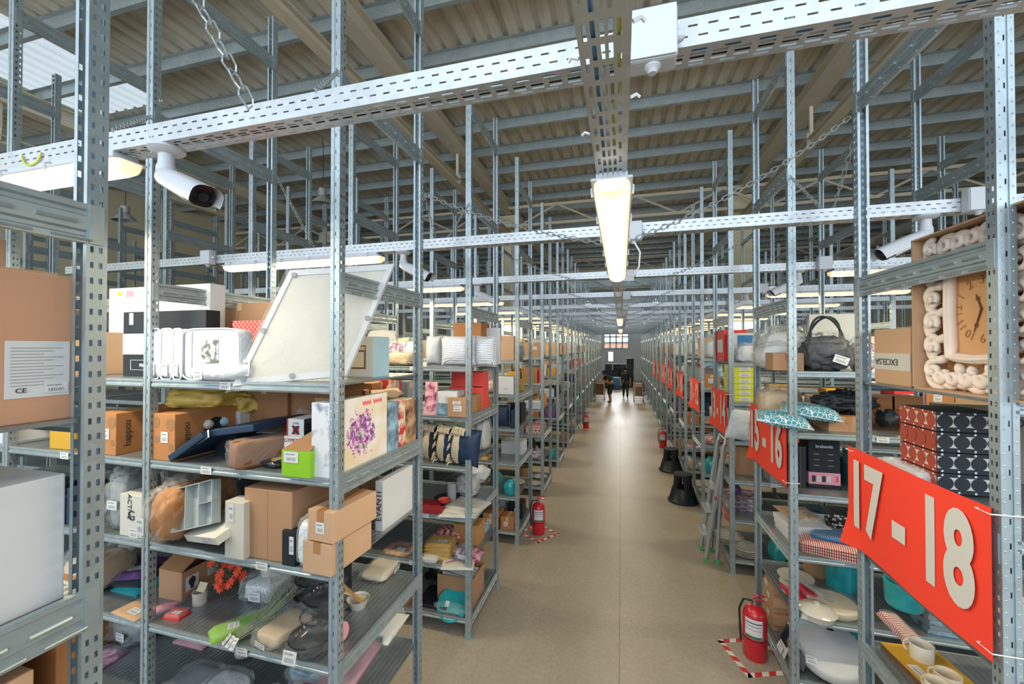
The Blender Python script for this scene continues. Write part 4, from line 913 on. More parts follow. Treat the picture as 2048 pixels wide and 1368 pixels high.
for i, px in enumerate((452, 486)):
    flat('glassware_box', ['black and red box picturing a wine glass, behind the organizer', 'second wine glass box, behind the carton'][i], 'box', L, 0, 3, px, .70, carton(.14, .14, .36, 'black', None, text=[('Y', -.3, .6, .16, 'white'), ('II', .5, .6, .1, 'red')], seam=False))
fbox('packing_box', 'black box with white stickers in front of the large carton', 'box', L, 0, 3, 564, 590, 1062, .0, .08, lambda w, d, h: carton(w, d, h, 'black', None, stick=[(.5, .6, .03, .1)], seam=False))
fbox('bubble_parcel', 'grey bubble-wrap parcel standing between black box and small cartons', 'parcel', L, 0, 3, 590, 613, 1036, -.03, .22, lambda w, d, h: bagged(w, d, h, 'bubble', 'clear_film', 2, .9, False, .06, .25))
c1 = FB(L, 0, 3, 604, 664, 1086, -.04)
def doublecart(w, d, h): return carton(w, d, h, 'kraft_light', 'tan_tape', seam=False)
fbox('carton', 'small pale carton at the corner post, lower of two', 'carton', L, 0, 3, 604, 664, 1086, -.03, .34, doublecart, rz=-.05)
fbox('carton', 'small pale carton with a torn top hole, upper of two', 'carton', L, 0, 3, 614, 668, 1022, -.03, .36, lambda w, d, h: carton(w, d, h, 'kraft_light', 'tan_tape', stick=[(.0, .45, .06, .06)], seam=False), z=c1[2]+c1[4]+.002, rz=-.08)
for nm, a, c, yt, mm in (('EVANTI', 752, 829, 945, 'white'),):
    X = XL-.02; p, q = onX(770, yt, X), onX(829, yt, X)
    t = put('flat_box', 'tall white box lettered EVANTI on its edge, facing the aisle', 'box', carton(.06, abs(q.y-p.y), .34, 'white', None, seam=False), (X-.045, p.y, TOP[3]))
    obj('lettering', text_mesh('EVANTI', .06, 'dark'), t, (0, -.003, .17), (math.pi/2, -math.pi/2, 0))
flats('carton', 'upright brown carton behind the EVANTI box', 'carton', L, 0, 3, 742, .32, carton(.2, .2, .40, 'kraft', None))
flats('film_bundle', 'crumpled clear film bundle behind the small cartons', 'parcel', L, 0, 3, 705, .42, bagged(.2, .2, .32, 'green_wrap', 'clear_film', 4, stick=False))
# second level (z 1.23)
flat('vase', 'white round vase at the back of the second shelf', 'vase', L, 0, 2, 238, .45, lathe_item([(0, 0), (.06, 0), (.10, .05), (.10, .10), (.05, .15), (.022, .18), (.028, .22)], 'ceramic'))
for i, (dy, mm, hh) in enumerate(((.18, 'teal', 0), (.2, 'dark', .03), (.22, 'purple', .06))):
    flat('folder', ['teal folder at the bottom of a small pile, second shelf', 'dark folder in the middle of a small pile, second shelf', 'purple folder on top of a small pile, second shelf'][i], 'folder', L, 0, 2, 252-i*3, dy, packet(.26, .3, .028, mm, None, True, i), .2*i, z=TOP[2]+hh)
flat('kraft_envelope', 'flat kraft paper envelope at the shelf edge behind the post', 'envelope', L, 0, 2, 250, .0, packet(.26, .16, .012, 'kraft_light'), -.1)
def bulbcart(w, d, h):
    def f(t):
        carton(w, d, h, 'kraft', None, flaps=True)(t)
        b = MB(); b.box(w*.5, w*.502, d*.05, d*.22, h*.25, h*.75, 'white'); obj('printed_label', b.mesh('l'), t)
        b = MB(); b.lathe([(.012, 0), (.012, .02), (.026, .045), (.024, .07), (.0, .085)], 'dark', 14, T=Matrix.Translation((w*.5+.001, d*.135, h*.3)) @ Matrix.Diagonal((.05, 1, 1, 1))); obj('bulb_print', b.mesh('l'), t); o = sticker(t, w*.5+.002, d*.42, h*.55, .08, .05, math.pi/2)
    return f
fbox('carton', 'brown open-top carton with a light bulb picture on its side', 'carton', L, 0, 2, 318, 364, 1142, .22, .52, bulbcart)
flat('paper_cup', 'white cylindrical tub with a cream card standing in it', 'tub', L, 0, 2, 391, .20, lambda t: (lathe_item([(0, 0), (.042, 0), (.045, .085), (.043, .085), (.04, .004), (0, .004)], 'ceramic')(t), obj('card', bx(.07, .003, .06, 'cream', .001), t, (0, .045, .075), (-.5, 0, 0))))
flat('sweet_packet', 'red foil packet with a white label near the front post', 'packet', L, 0, 2, 346, .06, packet(.12, .09, .03, 'red', 'clear_film', True, 3), .1)
flat('sweet_packet', 'pink glossy packet behind the red one', 'packet', L, 0, 2, 334, .12, packet(.13, .06, .02, 'pink', None, False, 4), .5)
flat('green_packet', 'bright green plastic pouch with white label lying diagonally', 'packet', L, 0, 2, 424, .0, packet(.14, .34, .03, 'green', 'clear_film', True, 5), -.55)
def flowers(t):
    random.seed(5)
    for i in range(12):
        c = Vector((random.uniform(-.12, .12), random.uniform(-.06, .06), random.uniform(.10, .24))); b = MB()
        for q in range(9):
            a = 2*math.pi*q/9; d = Vector((math.cos(a), .5*math.sin(a), math.sin(a))); e = Vector((-math.sin(a), 0, math.cos(a)))
            b.face([c, c+d*.022+e*.010, c+d*.040, c+d*.022-e*.010], 'flower_orange')
        obj('blossom', b.mesh('f'), t)
    b = MB()
    for i in range(14): b.tube([(random.uniform(-.02, .02), .2, .02), (random.uniform(-.08, .08), .1, .1), (random.uniform(-.12, .12), 0, .2)], .003, 'dgreen', 5)
    obj('stems', b.mesh('s'), t)
flat('artificial_flowers', 'bunch of orange-red artificial flowers at the back of the shelf', 'flowers', L, 0, 2, 452, .34, flowers)
def bouquet(t):
    random.seed(11); b = MB()
    for i in range(46):
        a = random.uniform(-.13, .13); z0 = random.uniform(.02, .05); tip = Vector((a, .28+random.uniform(-.05, .12), .05+random.uniform(0, .13)))
        b.tube([(a*.15, .0, z0), (a*.35, .12, z0+.02), tip], [.002, .002, .001], 'dried_green', 4)
        for q in range(7):
            c = Vector((a*.35, .12, z0+.02)).lerp(tip, .45+.08*q); d = Vector((random.uniform(-1, 1), random.uniform(-.3, 1), random.uniform(-.4, 1)))*.03
            b.face([c, c+d+Vector((.003, 0, .003)), c+d*1.1-Vector((.003, 0, 0))], 'dried_green')
    obj('sprigs', b.mesh('s'), t)
    for i in range(3): sticker(t, -.05+i*.04, -.03, .02, .03, .06, rx=-.8, rz=.3*i-.3)
flat('dried_bouquet', 'grey-green dried bouquet with white tags lying behind the green pouch', 'flowers', L, 0, 2, 478, .02, bouquet, -.25)
flat('candle', 'thick white pillar candle standing behind the dried bouquet', 'candle', L, 0, 2, 530, .42, lathe_item([(0, 0), (.07, 0), (.072, .01), (.072, .33), (.06, .34), (0, .335)], 'ceramic'))
flat('tagged_bag', 'clear bag of beige cards with a barcode, beside the dried bouquet', 'bag', L, 0, 2, 520, .0, bagged(.24, .34, .09, 'beige', 'clear_film', 6, .8), -.2)
flat('tagged_bag', 'clear crumpled bag of small white tags behind the beige cards', 'bag', L, 0, 2, 506, .3, bagged(.3, .3, .17, 'bubble', 'clear_film', 7, .8))
bowlp = sc_prof(BOWL, .125)
for i, (px, dy, z) in enumerate(((594, -.02, 0), (616, .16, 0), (600, .34, 0), (622, .20, .085), (604, .36, .085))):
    flat('bowl', ['dark glass bowl with a price label at the shelf edge', 'dark glass bowl lowest in the stack behind the first', 'dark glass bowl at the back left of the stack', 'dark glass bowl topmost by the corner post', 'dark glass bowl topmost at the back of the stack'][i], 'bowl', L, 0, 2, px, dy, lambda t: (lathe_item(bowlp, 'smoke_glass')(t), obj('film', superell(.29, .29, .10, 'thin_film', .8, 44, 18, .05, 3, crumple=.3, cf=9), t, (0, -.01, 0))), z=TOP[2]+z)
sticker(bpy.data.objects['bowl'], -.02, -.02, .04, .09, .07, rx=-.2)
flats('round_hat', 'black round hat box in clear film by the aisle side of the shelf', 'box', L, 0, 2, 704, .36, lambda t: (lathe_item([(0, 0), (.11, 0), (.115, .02), (.115, .22), (.10, .235), (0, .235)], 'black')(t), obj('film', superell(.27, .28, .25, 'thin_film', .8, 44, 22, .06, 3, crumple=.2, cf=9), t), ), .3)
flats('rose_disc', 'round pink card disc leaning on the black hat box', 'disc', L, 0, 2, 688, .10, lambda t: obj('disc', (lambda b: (b.lathe([(0, 0), (.05, 0), (.05, .006), (0, .006)], 'pink', 20), b.mesh('d'))[1])(MB()), t, (0, 0, .06), (math.pi/2-.2, 0, 0)))
def scoop(t):
    lathe_item([(0, 0), (.05, 0), (.075, .06), (.072, .06), (.047, .005), (0, .005)], 'ceramic')(t)
    for i, a in enumerate((-.5, -.2, .2)): obj('spatula', bx(.022, .26, .004, ['wood', 'kraft_light', 'cream'][i], .001), t, (-.03+i*.03, .04, .045), (.28, 0, a))
flats('white_bowl', 'white bowl holding wooden spatulas near the shelf corner', 'bowl', L, 0, 2, 740, .14, scoop, .2)
flats('film_bag', 'flat clear bag of craft papers behind the white bowl', 'bag', L, 0, 2, 790, .18, bagged(.3, .24, .07, 'cream', 'clear_film', 8))
# first level (z .71), seen from above at the bottom of the frame
flats('textile_pack', 'pink folded textile in a plastic pack on the lowest visible shelf', 'textile', L, 0, 1, 738, .24, packet(.46, .42, .05, 'dusty_pink', 'clear_film', True, 3), .1)
flats('textile_pack', 'white and green printed pack beside the pink textile', 'textile', L, 0, 1, 800, .22, packet(.36, .40, .03, 'leafprint', 'clear_film', True, 5), .05)
for i, (px, dy, f, lb, ct, nm) in enumerate(((640, .02, packet(.32, .3, .03, 'skyblue', None, False, 6), 'pale blue cloth pack at the bottom corner post', 'textile', 'textile_pack'), (560, .08, bagged(.3, .3, .09, 'photo_mix', 'clear_film', 4), 'clear bag of colourful toys on the lowest visible shelf', 'bag', 'toy_bag'),
    (380, .45, packet(.3, .34, .03, 'dusty_pink', None, True, 3), 'rose pink flat bag with a dark loop handle, low shelf', 'bag', 'flat_bag'), (330, .5, bagged(.34, .3, .12, 'midgrey', 'clear_film', 9), 'grey film-wrapped heap at the back of the low shelf', 'bag', 'film_bag'), (430, .6, bagged(.24, .24, .16, 'ceramic', 'clear_film', 1), 'white ribbed globe in clear film, low shelf', 'globe', 'paper_globe'))):
    flat(nm, lb, ct, L, 0, 1, px, dy, f)
for i, px in enumerate((478, 506)):
    flat('lettered_ball', 'white round ornament lettered %s on the low shelf' % 'AH'[i], 'ornament', L, 0, 1, px, .42+.1*i, lambda t, i=i: (obj('ball', superell(.13, .13, .09, 'ceramic', 1, 24, 12, fl=1), t), obj('lettering', text_mesh('AH'[i], .05, 'dark', bold=.002), t, (0, .02, .088), (.35, 0, .3))))
for i, (px, dy, w, d, h, mm, lb) in enumerate(((345, .02, .30, .3, .10, 'midgrey', 'crinkled grey film parcel at the front of the low shelf by the perforated post'), (415, .05, .28, .26, .12, 'bubble', 'bubble-wrapped bundle in the front row of the low shelf'), (500, .0, .3, .3, .08, 'lightgrey', 'pale grey polythene bag, front middle of the low shelf'), (598, .35, .26, .3, .12, 'photo_cool', 'blue-grey packed cloth behind the toys, low shelf'), (340, .75, .3, .2, .3, 'green_wrap', 'dark green wrapped heap deep in the low shelf'), (520, .8, .3, .18, .32, 'dark', 'dark wrapped bundle deep in the middle of the low shelf'))):
    flat('film_bag', lb, 'bag', L, 0, 1, px, dy, bagged(w, d, h, mm, 'clear_film', 20+i, .85, i % 2 == 0, .14))
for bay_px in (250,):
    flat('film_bag', 'clear crumpled bags filling the low shelf behind the outer post', 'bag', L, 0, 1, 240, .3, bagged(.4, .5, .2, 'midgrey', 'clear_film', 12))
# ------------------------------------------------------------------ rack nearest the viewer (left)
def edge_carton(w, d, h, m, **kw): return carton(w, d, h, m, **kw)
Xn = XL-.045
put('carton', 'huge plain brown carton on the top shelf beside the viewer', 'carton', lambda t: (carton(.62, .7, .415, 'kraft_flat', None, seam=False)(t), obj('ribbed_flap', bx(.60, .6, .012, 'kraft_light', .002), t, (0, .05, .415)), obj('info_sheet', bx(.13, .0015, .155, 'white', .0003), t, (.235, -.002, .07)), obj('line_pattern', (lambda b: ([b.box(.18, .285-.02*(i % 3), -.0032, -.0022, .205-.0085*i, .2065-.0085*i, 'midgrey') for i in range(13)], b.mesh('l'))[1])(MB()), t), sticker(t, .27, -.0035, .093, .05, .028), obj('lettering', text_mesh('CE', .018, 'dark'), t, (.20, -.004, .09), (math.pi/2, 0, 0))), (Xn, .505, TOP[5]), math.pi/2)
put('carton', 'second brown carton lying on top of the huge one, behind', 'carton', carton(.5, .4, .08, 'kraft_light', None, seam=False), (Xn-.1, .47, TOP[5]+.43), math.pi/2)
put('packing_box', 'large white box under the huge brown carton', 'box', carton(.66, .7, .36, 'white', None, seam=False), (Xn, .47, TOP[4]), math.pi/2)
put('carton', 'brown carton on the shelf below the large white box', 'carton', carton(.60, .6, .36, 'kraft_light', 'tan_tape'), (Xn, .44, TOP[3]), math.pi/2)
put('carton', 'slim upright brown carton sticking out past the near post', 'carton', carton(.10, .5, .50, 'kraft_orange', 'tan_tape'), (Xn-.05, .86, TOP[3]), math.pi/2)
put('carton', 'brown carton low beside the viewer', 'carton', carton(.6, .6, .34, 'kraft', 'tan_tape'), (Xn, .44, TOP[2]), math.pi/2)
# ------------------------------------------------------------------ second left rack
for i, (a, c, dy) in enumerate(((846, 876, .12), (876, 943, .0), (944, 986, .04))):
    fbox('pillow_pack', ['white pillow in a clear bag, leftmost of the striped ones', 'white pillow with fine blue contour lines in a clear bag', 'contour-lined white pillow bulging past the corner post'][i], 'pillow', L, 1, 5, a, c, 672, dy, .2, lambda w, d, h: cushion(w*1.02, d, h, 'contour' if i else 'white', 'white'), group='contour pillows')
flat('raffia_bundle', 'bundle of tan raffia ribbon in film on the top shelf', 'bundle', L, 1, 5, 790, .02, bagged(.36, .3, .15, 'raffia', 'clear_film', 2, .92, False, .12))
flat('foil_bag', 'silver and red foil bag leaning behind the raffia', 'bag', L, 1, 5, 786, .34, bagged(.34, .12, .30, 'foil', 'clear_film', 9))
flat('umbrella_pack', 'long white and black packages slanting behind the raffia', 'parcel', L, 1, 5, 822, .3, bagged(.26, .12, .32, 'marble', 'clear_film', 3))
flat('headboard', 'tall white rounded panel at the back above the raffia', 'panel', L, 1, 5, 762, .55, lambda t: obj('board', superell(.42, .06, .42, 'offwhite', .3, 28, 10, fl=.4), t))
fbox('carton', 'orange-brown carton at the back above the contour pillows', 'carton', L, 1, 5, 908, 962, 645, .5, .3, lambda w, d, h: carton(w, d, h, 'kraft_orange'))
fbox('foam_sheet', 'white foam board standing at the back of the second rack', 'panel', L, 1, 5, 968, 1000, 656, .7, .05, lambda w, d, h: carton(w, d, h, 'white', None, seam=False))
b1 = FB(L, 1, 4, 875, 915, 808, .05)
fbox('packing_box', 'white, blue and red box, lower of two, fourth shelf of second rack', 'box', L, 1, 4, 873, 914, 806, .05, .2, lambda w, d, h: carton(w, d, h, 'photo_cool', None, seam=False))
fbox('packing_box', 'white and blue box with red edge, upper of two', 'box', L, 1, 4, 875, 914, 783, .05, .2, lambda w, d, h: carton(w, d, h, 'white', None, seam=False, stick=[(0, .5, .08, .04)]), z=b1[2]+b1[4]+.004)
fbox('carton', 'brown carton with two white labels, second rack, below red boxes', 'carton', L, 1, 4, 895, 932, 796, -.02, .5, lambda w, d, h: carton(w, d, h, 'kraft', None, stick=[(0, .75, .09, .035), (.1, .45, .09, .06)]))
for i, (a, c, yt, dy, z) in enumerate(((900, 932, 772, .45, 0), (903, 966, 744, .45, .26), (936, 966, 772, .45, 0))):
    fbox('packing_box', ['crinkled red box behind the blue and white boxes', 'crinkled red box topmost under the pillows', 'crinkled red box behind the small cartons'][i], 'box', L, 1, 4, a, c, yt, dy, .2, lambda w, d, h: carton(w, d, h, 'coral', None), z=TOP[4]+z, group='red crinkled boxes')
fbox('picture_pack', 'pale glossy print leaning beside the perforated post, second rack', 'picture', L, 1, 4, 848, 872, 764, .02, .1, lambda w, d, h: leaning(w, h, .02, 'photo_pink', .1))
for i, (px, h0) in enumerate(((962, 0), (962, .055), (962, .11), (978, 0), (978, .055))):
    flats('carton', ['small kraft carton at the bottom of the corner stack', 'small kraft carton in the middle of the corner stack', 'small kraft carton with logo on top of the corner stack', 'small kraft carton low beside the corner stack', 'small kraft carton high beside the corner stack'][i], 'carton', L, 1, 4, px, .02, carton(.24, .16, .053, 'kraft_orange', None), z=TOP[4]+h0, group='small kraft cartons on the second rack')
def fringe_cushion(w, d, h, m='navy'):
    def f(t):
        cushion(w, d, h, m)(t); random.seed(int(w*1000)); b = MB(); 
        n = 16
        for i in range(n+1):
            z = h*(.04+.92*i/n); y = d*.5*math.sin(i*1.3)*.2
            b.tube([(-w/2+.01, d*.35, z), (-w/2-.02, d*.2+y, z-.015), (-w/2-.035+random.uniform(-.01, .01), d*.1+y, z-.06)], [.009, .008, .004], 'lace', 5)
        for i in range(n):
            x = -w/2+w*.5*i/n; b.tube([(x, d*.3, h*.98), (x+random.uniform(-.01, .01), d*.05, h*.95), (x, 0, h*.90-.03)], [.009, .008, .004], 'lace', 5)
        obj('fringe', b.mesh('fr', smooth=True), t); b = MB(); obj('lace_band', superell(w*.4, d*.8, h*.97, 'lace', .6, 20, 12, .06, 4), t, (-w*.32, .0, .0))
    return f
for i, (px, dy, m_) in enumerate(((862, .06, 'black'), (892, .02, 'navy'), (922, -.02, 'navy'))):
    flat('fringed_cushion', ['black cushion with tan lace fringe by the perforated post', 'navy cushion with cream fringe, middle of three', 'navy cushion with cream fringe by the corner post'][i], 'cushion', L, 1, 3, px, dy, fringe_cushion(.30, .2, .40, m_), -.1, group='fringed cushions', ry=.12)
flats('wrapped_textile', 'white rolled textile in clear wrap by the corner of the second rack', 'textile', L, 1, 3, 978, .04, bagged(.30, .14, .40, 'lightgrey', 'clear_film', 6, stick=False))
flat('platter', 'black round platter, second rack, under the cushions', 'platter', L, 1, 2, 872, .05, lathe_item(sc_prof(PLATE, .17), 'black'))
flat('platter', 'second black round platter peeking behind the first', 'platter', L, 1, 2, 884, .3, lathe_item(sc_prof(PLATE, .15), 'black'))
flat('red_bowl', 'small red bowl on the black platter', 'bowl', L, 1, 2, 884, .17, lathe_item(sc_prof(BOWL, .07), 'coral'), z=TOP[2]+.03)
flat('lacquer_box', 'flat dark red lacquered box at the shelf edge', 'box', L, 1, 2, 862, -.01, carton(.24, .12, .05, 'dred', None, seam=False), .05)
flat('lacquer_box', 'second dark red lacquered box behind', 'box', L, 1, 2, 858, .14, carton(.22, .12, .05, 'dred', None, seam=False))
flat('glass_jug', 'clear glass jug behind the black platter', 'jug', L, 1, 2, 900, .34, lathe_item([(0, 0), (.05, 0), (.055, .1), (.05, .2), (.047, .2), (.05, .1), (.045, .006), (0, .006)], 'clear_plastic'))
for i in range(3):
    flat('paper_pack', 'white printed paper pack, %s of three lying at the corner' % ['bottom', 'middle', 'top'][i], 'papers', L, 1, 2, 914+i*4, -.02+i*.05, packet(.40, .32, .018, 'offwhite', 'clear_film', True, i), .2-.2*i, z=TOP[2]+.02*i)
flats('white_cloth', 'heap of white knotted cloth at the far corner of the shelf', 'textile', L, 1, 2, 976, .16, lambda t: obj('cloth', superell(.34, .3, .20, 'quilt_white', .9, 30, 14, .2, 3), t))
flat('grey_bag', 'grey knotted plastic bag at the back by the jug', 'bag', L, 1, 2, 930, .55, bagged(.26, .2, .22, 'midgrey', 'milky_film', 3, stick=False))
for i in range(4): flat('mustard_pack', ['lowest', 'second lowest', 'second highest', 'topmost'][i]+' mustard textile pack in the pile of four', 'textile', L, 1, 1, 872+i, .08+.02*i, packet(.30, .26, .03, 'ochre', 'clear_film', i == 3, i), .05*i, z=TOP[1]+.032*i, group='mustard textile packs')
flat('plaid_cloth', 'red and white plaid cloth behind the mustard packs', 'textile', L, 1, 1, 890, .42, lambda t: obj('cloth', superell(.36, .28, .14, 'plaid', .6, 26, 10, .1, 3), t))
flat('wooden_box', 'plain wooden drawer box behind the magazines', 'box', L, 1, 1, 932, .48, carton(.3, .25, .22, 'wood', None))
flat('magazine', 'white magazine with magenta lettering on the second rack corner', 'magazine', L, 1, 1, 914, -.05, lambda t: (packet(.34, .26, .012, 'offwhite', None, False)(t), obj('lettering', text_mesh('maxima', .06, 'magenta'), t, (-.05, .15, .02), (0, 0, .5))), .25)
flat('magazine', 'folded newspaper under the purple foil bag', 'magazine', L, 1, 1, 930, .12, packet(.3, .3, .015, 'photo_pink', None, False), .1)
flat('foil_bag', 'crumpled purple foil bag on the magazines', 'bag', L, 1, 1, 921, .06, bagged(.18, .18, .12, 'foil', 'clear_film', 5), z=TOP[1]+.03)
flats('tube_pack', 'row of small coloured tubes in a pack facing the aisle', 'packet', L, 1, 1, 975, .1, packet(.26, .14, .05, 'photo_cool', 'clear_film'))
flat('small_bag', 'clear bag with white tags at the shelf edge, left of the magazine', 'bag', L, 1, 1, 856, -.02, bagged(.2, .12, .06, 'offwhite', 'clear_film', 2))
flat('teal_dish', 'glazed teal dish in crinkled film leaning at the bottom shelf edge', 'dish', L, 1, 0, 900, .02, lambda t: (obj('dish', (lambda b: (b.lathe(sc_prof(PLATE, .17, .25), 'glazed_teal', 40, cap=False), b.mesh('d', smooth=True))[1])(MB()), t, (0, .10, .05), (.75, 0, 0)), obj('film', superell(.38, .12, .10, 'wrap_film', .8, 30, 10, .15, 3), t, (0, -.02, 0)), sticker(t, -.02, -.01, .12, .04, .05, rx=-.6)))
flat('black_tray', 'flat black tray on the bottom shelf behind the teal dish', 'tray', L, 1, 0, 862, .06, carton(.36, .36, .03, 'black', None, stick=[], seam=False))
for i in range(2): flat('table_lamp', ['black glass lamp foot at the back', 'second black glass lamp foot at the back'][i]+' of the bottom shelf, second rack', 'lamp', L, 1, 0, 858+i*20, .55, lathe_item([(0, 0), (.09, 0), (.09, .015), (.03, .04), (.025, .12), (.04, .13), (.04, .2), (0, .2)], 'black'))
flat('foil_bag', 'silver and magenta foil bag on the bottom shelf, second rack', 'bag', L, 1, 0, 896, .5, bagged(.28, .2, .22, 'foil', 'clear_film', 6, stick=False))
def rollbox(w, d, h):
    def f(t):
        b = MB(); b.box(-w/2, w/2, 0, d, 0, h, 'kraft', skip=('t',)); b.box(-w/2+.005, w/2-.005, .005, d-.005, .005, h, 'kraft_dark', skip=('t',)); obj('body', b.mesh('b'), t)
        for i in range(5):
            q = MB(); q.tube([(-w*.35+.06*i, d*.1, h*.8), (-w*.35+.06*i, d*.9, h*.98)], .022, 'lightgrey', 12); obj('paper_roll', q.mesh('r', smooth=True), t)
    return f
flats('carton', 'open brown carton of grey paper rolls on the bottom shelf corner', 'carton', L, 1, 0, 958, .03, rollbox(.36, .42, .30))
# ------------------------------------------------------------------ right side: banner rack (first)
mat('banner_red', 'ee4533', .55, 0, .02, 2); mat('banner_ink', 'c9cac8', .6, 0, .01)
def banner(k, txt, zt, zb, label):
    Y0, Y1 = rowY(1, k)+.01, rowY(1, k)+D+.03; Wd = Y1-Y0; Hh = zt-zb
    t = thing('hanging_banner', label, 'banner', (XR-.045, (Y0+Y1)/2, zb), (0, 0, -math.pi/2), 'red bay number banners')
    def P(u, v, o=0): 
        c = max(0, (.12-u))*max(0, .3-v)*2.2
        return (-Wd/2+Wd*u-c*.25, -c*.5+.006*math.sin(u*7+k)+o, Hh*v-c*.2)
    b = MB(); rows = [[P(i/16, j/8) for i in range(17)] for j in range(9)]; b.grid(rows, 'banner_red'); b.grid([[P(i/16, j/8, .0015) for i in range(17)] for j in range(9)], 'banner_red'); obj('sheet', b.mesh('sheet', smooth='all', weld=False), t)
    me = text_mesh(txt, Hh*.80, 'banner_ink', bold=.017*Hh/.57, xs=.62); xs = [v.co.x for v in me.vertices]; sc = Wd*.86/(max(xs)-min(xs))
    mx = (max(xs)+min(xs))/2
    for v in me.vertices: v.co.x = (v.co.x-mx)*sc; v.co.y *= 1.12
    for v in me.vertices: v.co.z += .0
    obj('numerals', me, t, (Wd*.01, -.0085, Hh*.52), (math.pi/2, 0, 0))
    for x in (-Wd/2+.02, Wd/2-.02):
        for z in (.04, Hh-.02):
            b = MB(); s = .034; b.tube([(x-s, -.008, z), (x+s, -.008, z), (x+s, .10, z), (x-s, .10, z)], .0025, 'white_wire', 4, closed=True); obj('cable_tie', b.mesh('tie'), t)
ZB1, ZB0 = 2.385, 1.80
for k in range(9):
    a = 17-2*k; banner(k, '%d - %d' % (a, a+1), ZB1, ZB0, 'red banner with pale numerals %d - %d, tied to the %s right rack' % (a, a+1, ORD[k+1]))
# clock in its open carton
pa = onX(1822, 482, XR+.03); ctop = pa.z-TOP[5]; cw = .62
t = put('clock_carton', 'open brown carton standing on edge around the ornate clock', 'carton', lambda t: None, (XR+.03, pa.y-cw/2, TOP[5]), -math.pi/2)
b = MB(); cd_ = .14; th = .008
for (x0, x1, z0, z1) in ((-cw/2, -cw/2+th, 0, ctop), (cw/2-th, cw/2, 0, ctop), (-cw/2, cw/2, 0, th), (-cw/2, cw/2, ctop-th, ctop)): b.box(x0, x1, 0, cd_, z0, z1, 'kraft_light')
b.box(-cw/2, cw/2, cd_, cd_+th, 0, ctop, 'clock_tan'); obj('body', b.mesh('b'), t)
ck = put('wall_clock', 'ornate plaster-white scroll-framed clock lying sideways in the open carton', 'clock', lambda t: None, (XR+.055, pa.y-cw/2, TOP[5]+.012), -math.pi/2)
def curl(b, c, r, a0, turns, th, m, y=0.03, sgn=1):
    pts = []; rr = []
    n = 22
    for i in range(n+1):
        s = i/n; a = a0+sgn*turns*2*math.pi*s; q = r*(1-.78*s); pts.append((c[0]+q*math.cos(a), y-.02*s, c[1]+q*math.sin(a))); rr.append(th*(1.15-.5*s)*(.5 if i == 0 else 1))
    b.tube(pts, rr, m, 8)
W2, H2 = cw/2-.015, ctop-.03
b = MB(); ix, iz0, iz1 = W2-.17, .15, H2-.15
e = [(x, .02, z) for x, z in ((-ix, iz0), (0, iz0-.008), (ix, iz0), (ix+.008, (iz0+iz1)/2), (ix, iz1), (0, iz1+.008), (-ix, iz1), (-ix-.008, (iz0+iz1)/2))]
ring = []
for i in range(len(e)):
    p, q = Vector(e[i]), Vector(e[(i+1) % len(e)]); ring += [p.lerp(q, s/4) for s in range(4)]
b.tube(ring, .022, 'plaster', 10, closed=True); b.tube([p+Vector((0, -.018, 0)) for p in ring], .010, 'plaster', 8, closed=True)
obj('inner_rim', b.mesh('rim', smooth='all'), ck)
b = MB(); random.seed(3)
path = []
for s in range(6): path.append((-W2+.065, .065+(H2-.13)*s/5, 0)); path.append((W2-.065, .065+(H2-.13)*s/5, math.pi))
for s in range(1, 6): path.append((-W2+.065+(2*W2-.13)*s/6, .06, math.pi/2)); path.append((-W2+.065+(2*W2-.13)*s/6, H2-.06, -math.pi/2))
for i, (x, z, a) in enumerate(path):
    sg = 1 if i % 2 else -1
    curl(b, (x, z), .068+.012*math.sin(i*2.1), a+.6*sg, .95, .019, 'plaster', .035, sg); curl(b, (x+.02*math.cos(a+1.5), z+.02*math.sin(a+1.5)), .045, a-1.2*sg, .8, .014, 'plaster', .015, -sg)
    for q in range(5):
        aa = a+math.pi+(q-2)*.42; b.tube([(x, .04, z), (x+.035*math.cos(aa), .022, z+.035*math.sin(aa)), (x+.062*math.cos(aa), .035, z+.062*math.sin(aa))], [.012, .016, .005], 'plaster', 7)
obj('scroll_frame', b.mesh('scroll', smooth='all'), ck)
b = MB(); b.box(-ix, ix, .035, .05, iz0, iz1, 'clock_tan'); obj('dial', b.mesh('dial'), ck)
cx, cz = .02, (iz0+iz1)/2
for i in range(12):
    a = math.pi-i*math.pi/6; obj('numeral', text_mesh(str(12 if i == 0 else i), .055, 'gold_ink' if 'gold_ink' in M else 'gold'), ck, (cx+.125*math.cos(a), .033, cz+.125*math.sin(a)), (math.pi/2, -(a-math.pi/2), 0))
for nm, a, ln in (('hour_hand', math.pi*.62, .07), ('minute_hand', -math.pi*.62, .105)):
    b = MB(); b.tube([(cx, .030, cz), (cx+ln*math.cos(a), .030, cz+ln*math.sin(a))], [.004, .002], 'brown', 6); b.lathe([(0, 0), (.009, 0)], 'brown', 10, T=Matrix.Translation((cx+ln*.7*math.cos(a), .029, cz+ln*.7*math.sin(a))) @ Matrix.Rotation(math.pi/2, 4, 'X'), cap=False); obj(nm, b.mesh('h'), ck)
exc = sbox('carton', 'brown carton with a paper band reading EXCELSA upside down, beside the clock', 'carton', R, 0, 5, 1748, 1820, 655, .04, .3, lambda w, d, h: (lambda t: (obj('body', bx(w, d, h, 'kraft_light'), t), obj('paper_band', bx(w+.002, .002, h*.30, 'offwhite', .0005), t, (0, -.002, h*.26)), obj('lettering', text_mesh('EXCELSA', h*.16, 'dark'), t, (-w*.12, -.0035, h*.41), (math.pi/2, math.pi, 0)))))
put('padded_envelope', 'large white padded envelope behind the EXCELSA carton', 'envelope', cushion(.62, .10, .40, 'white'), (XR+.42, rowY(1, 0)+.55, TOP[5]), -.9)
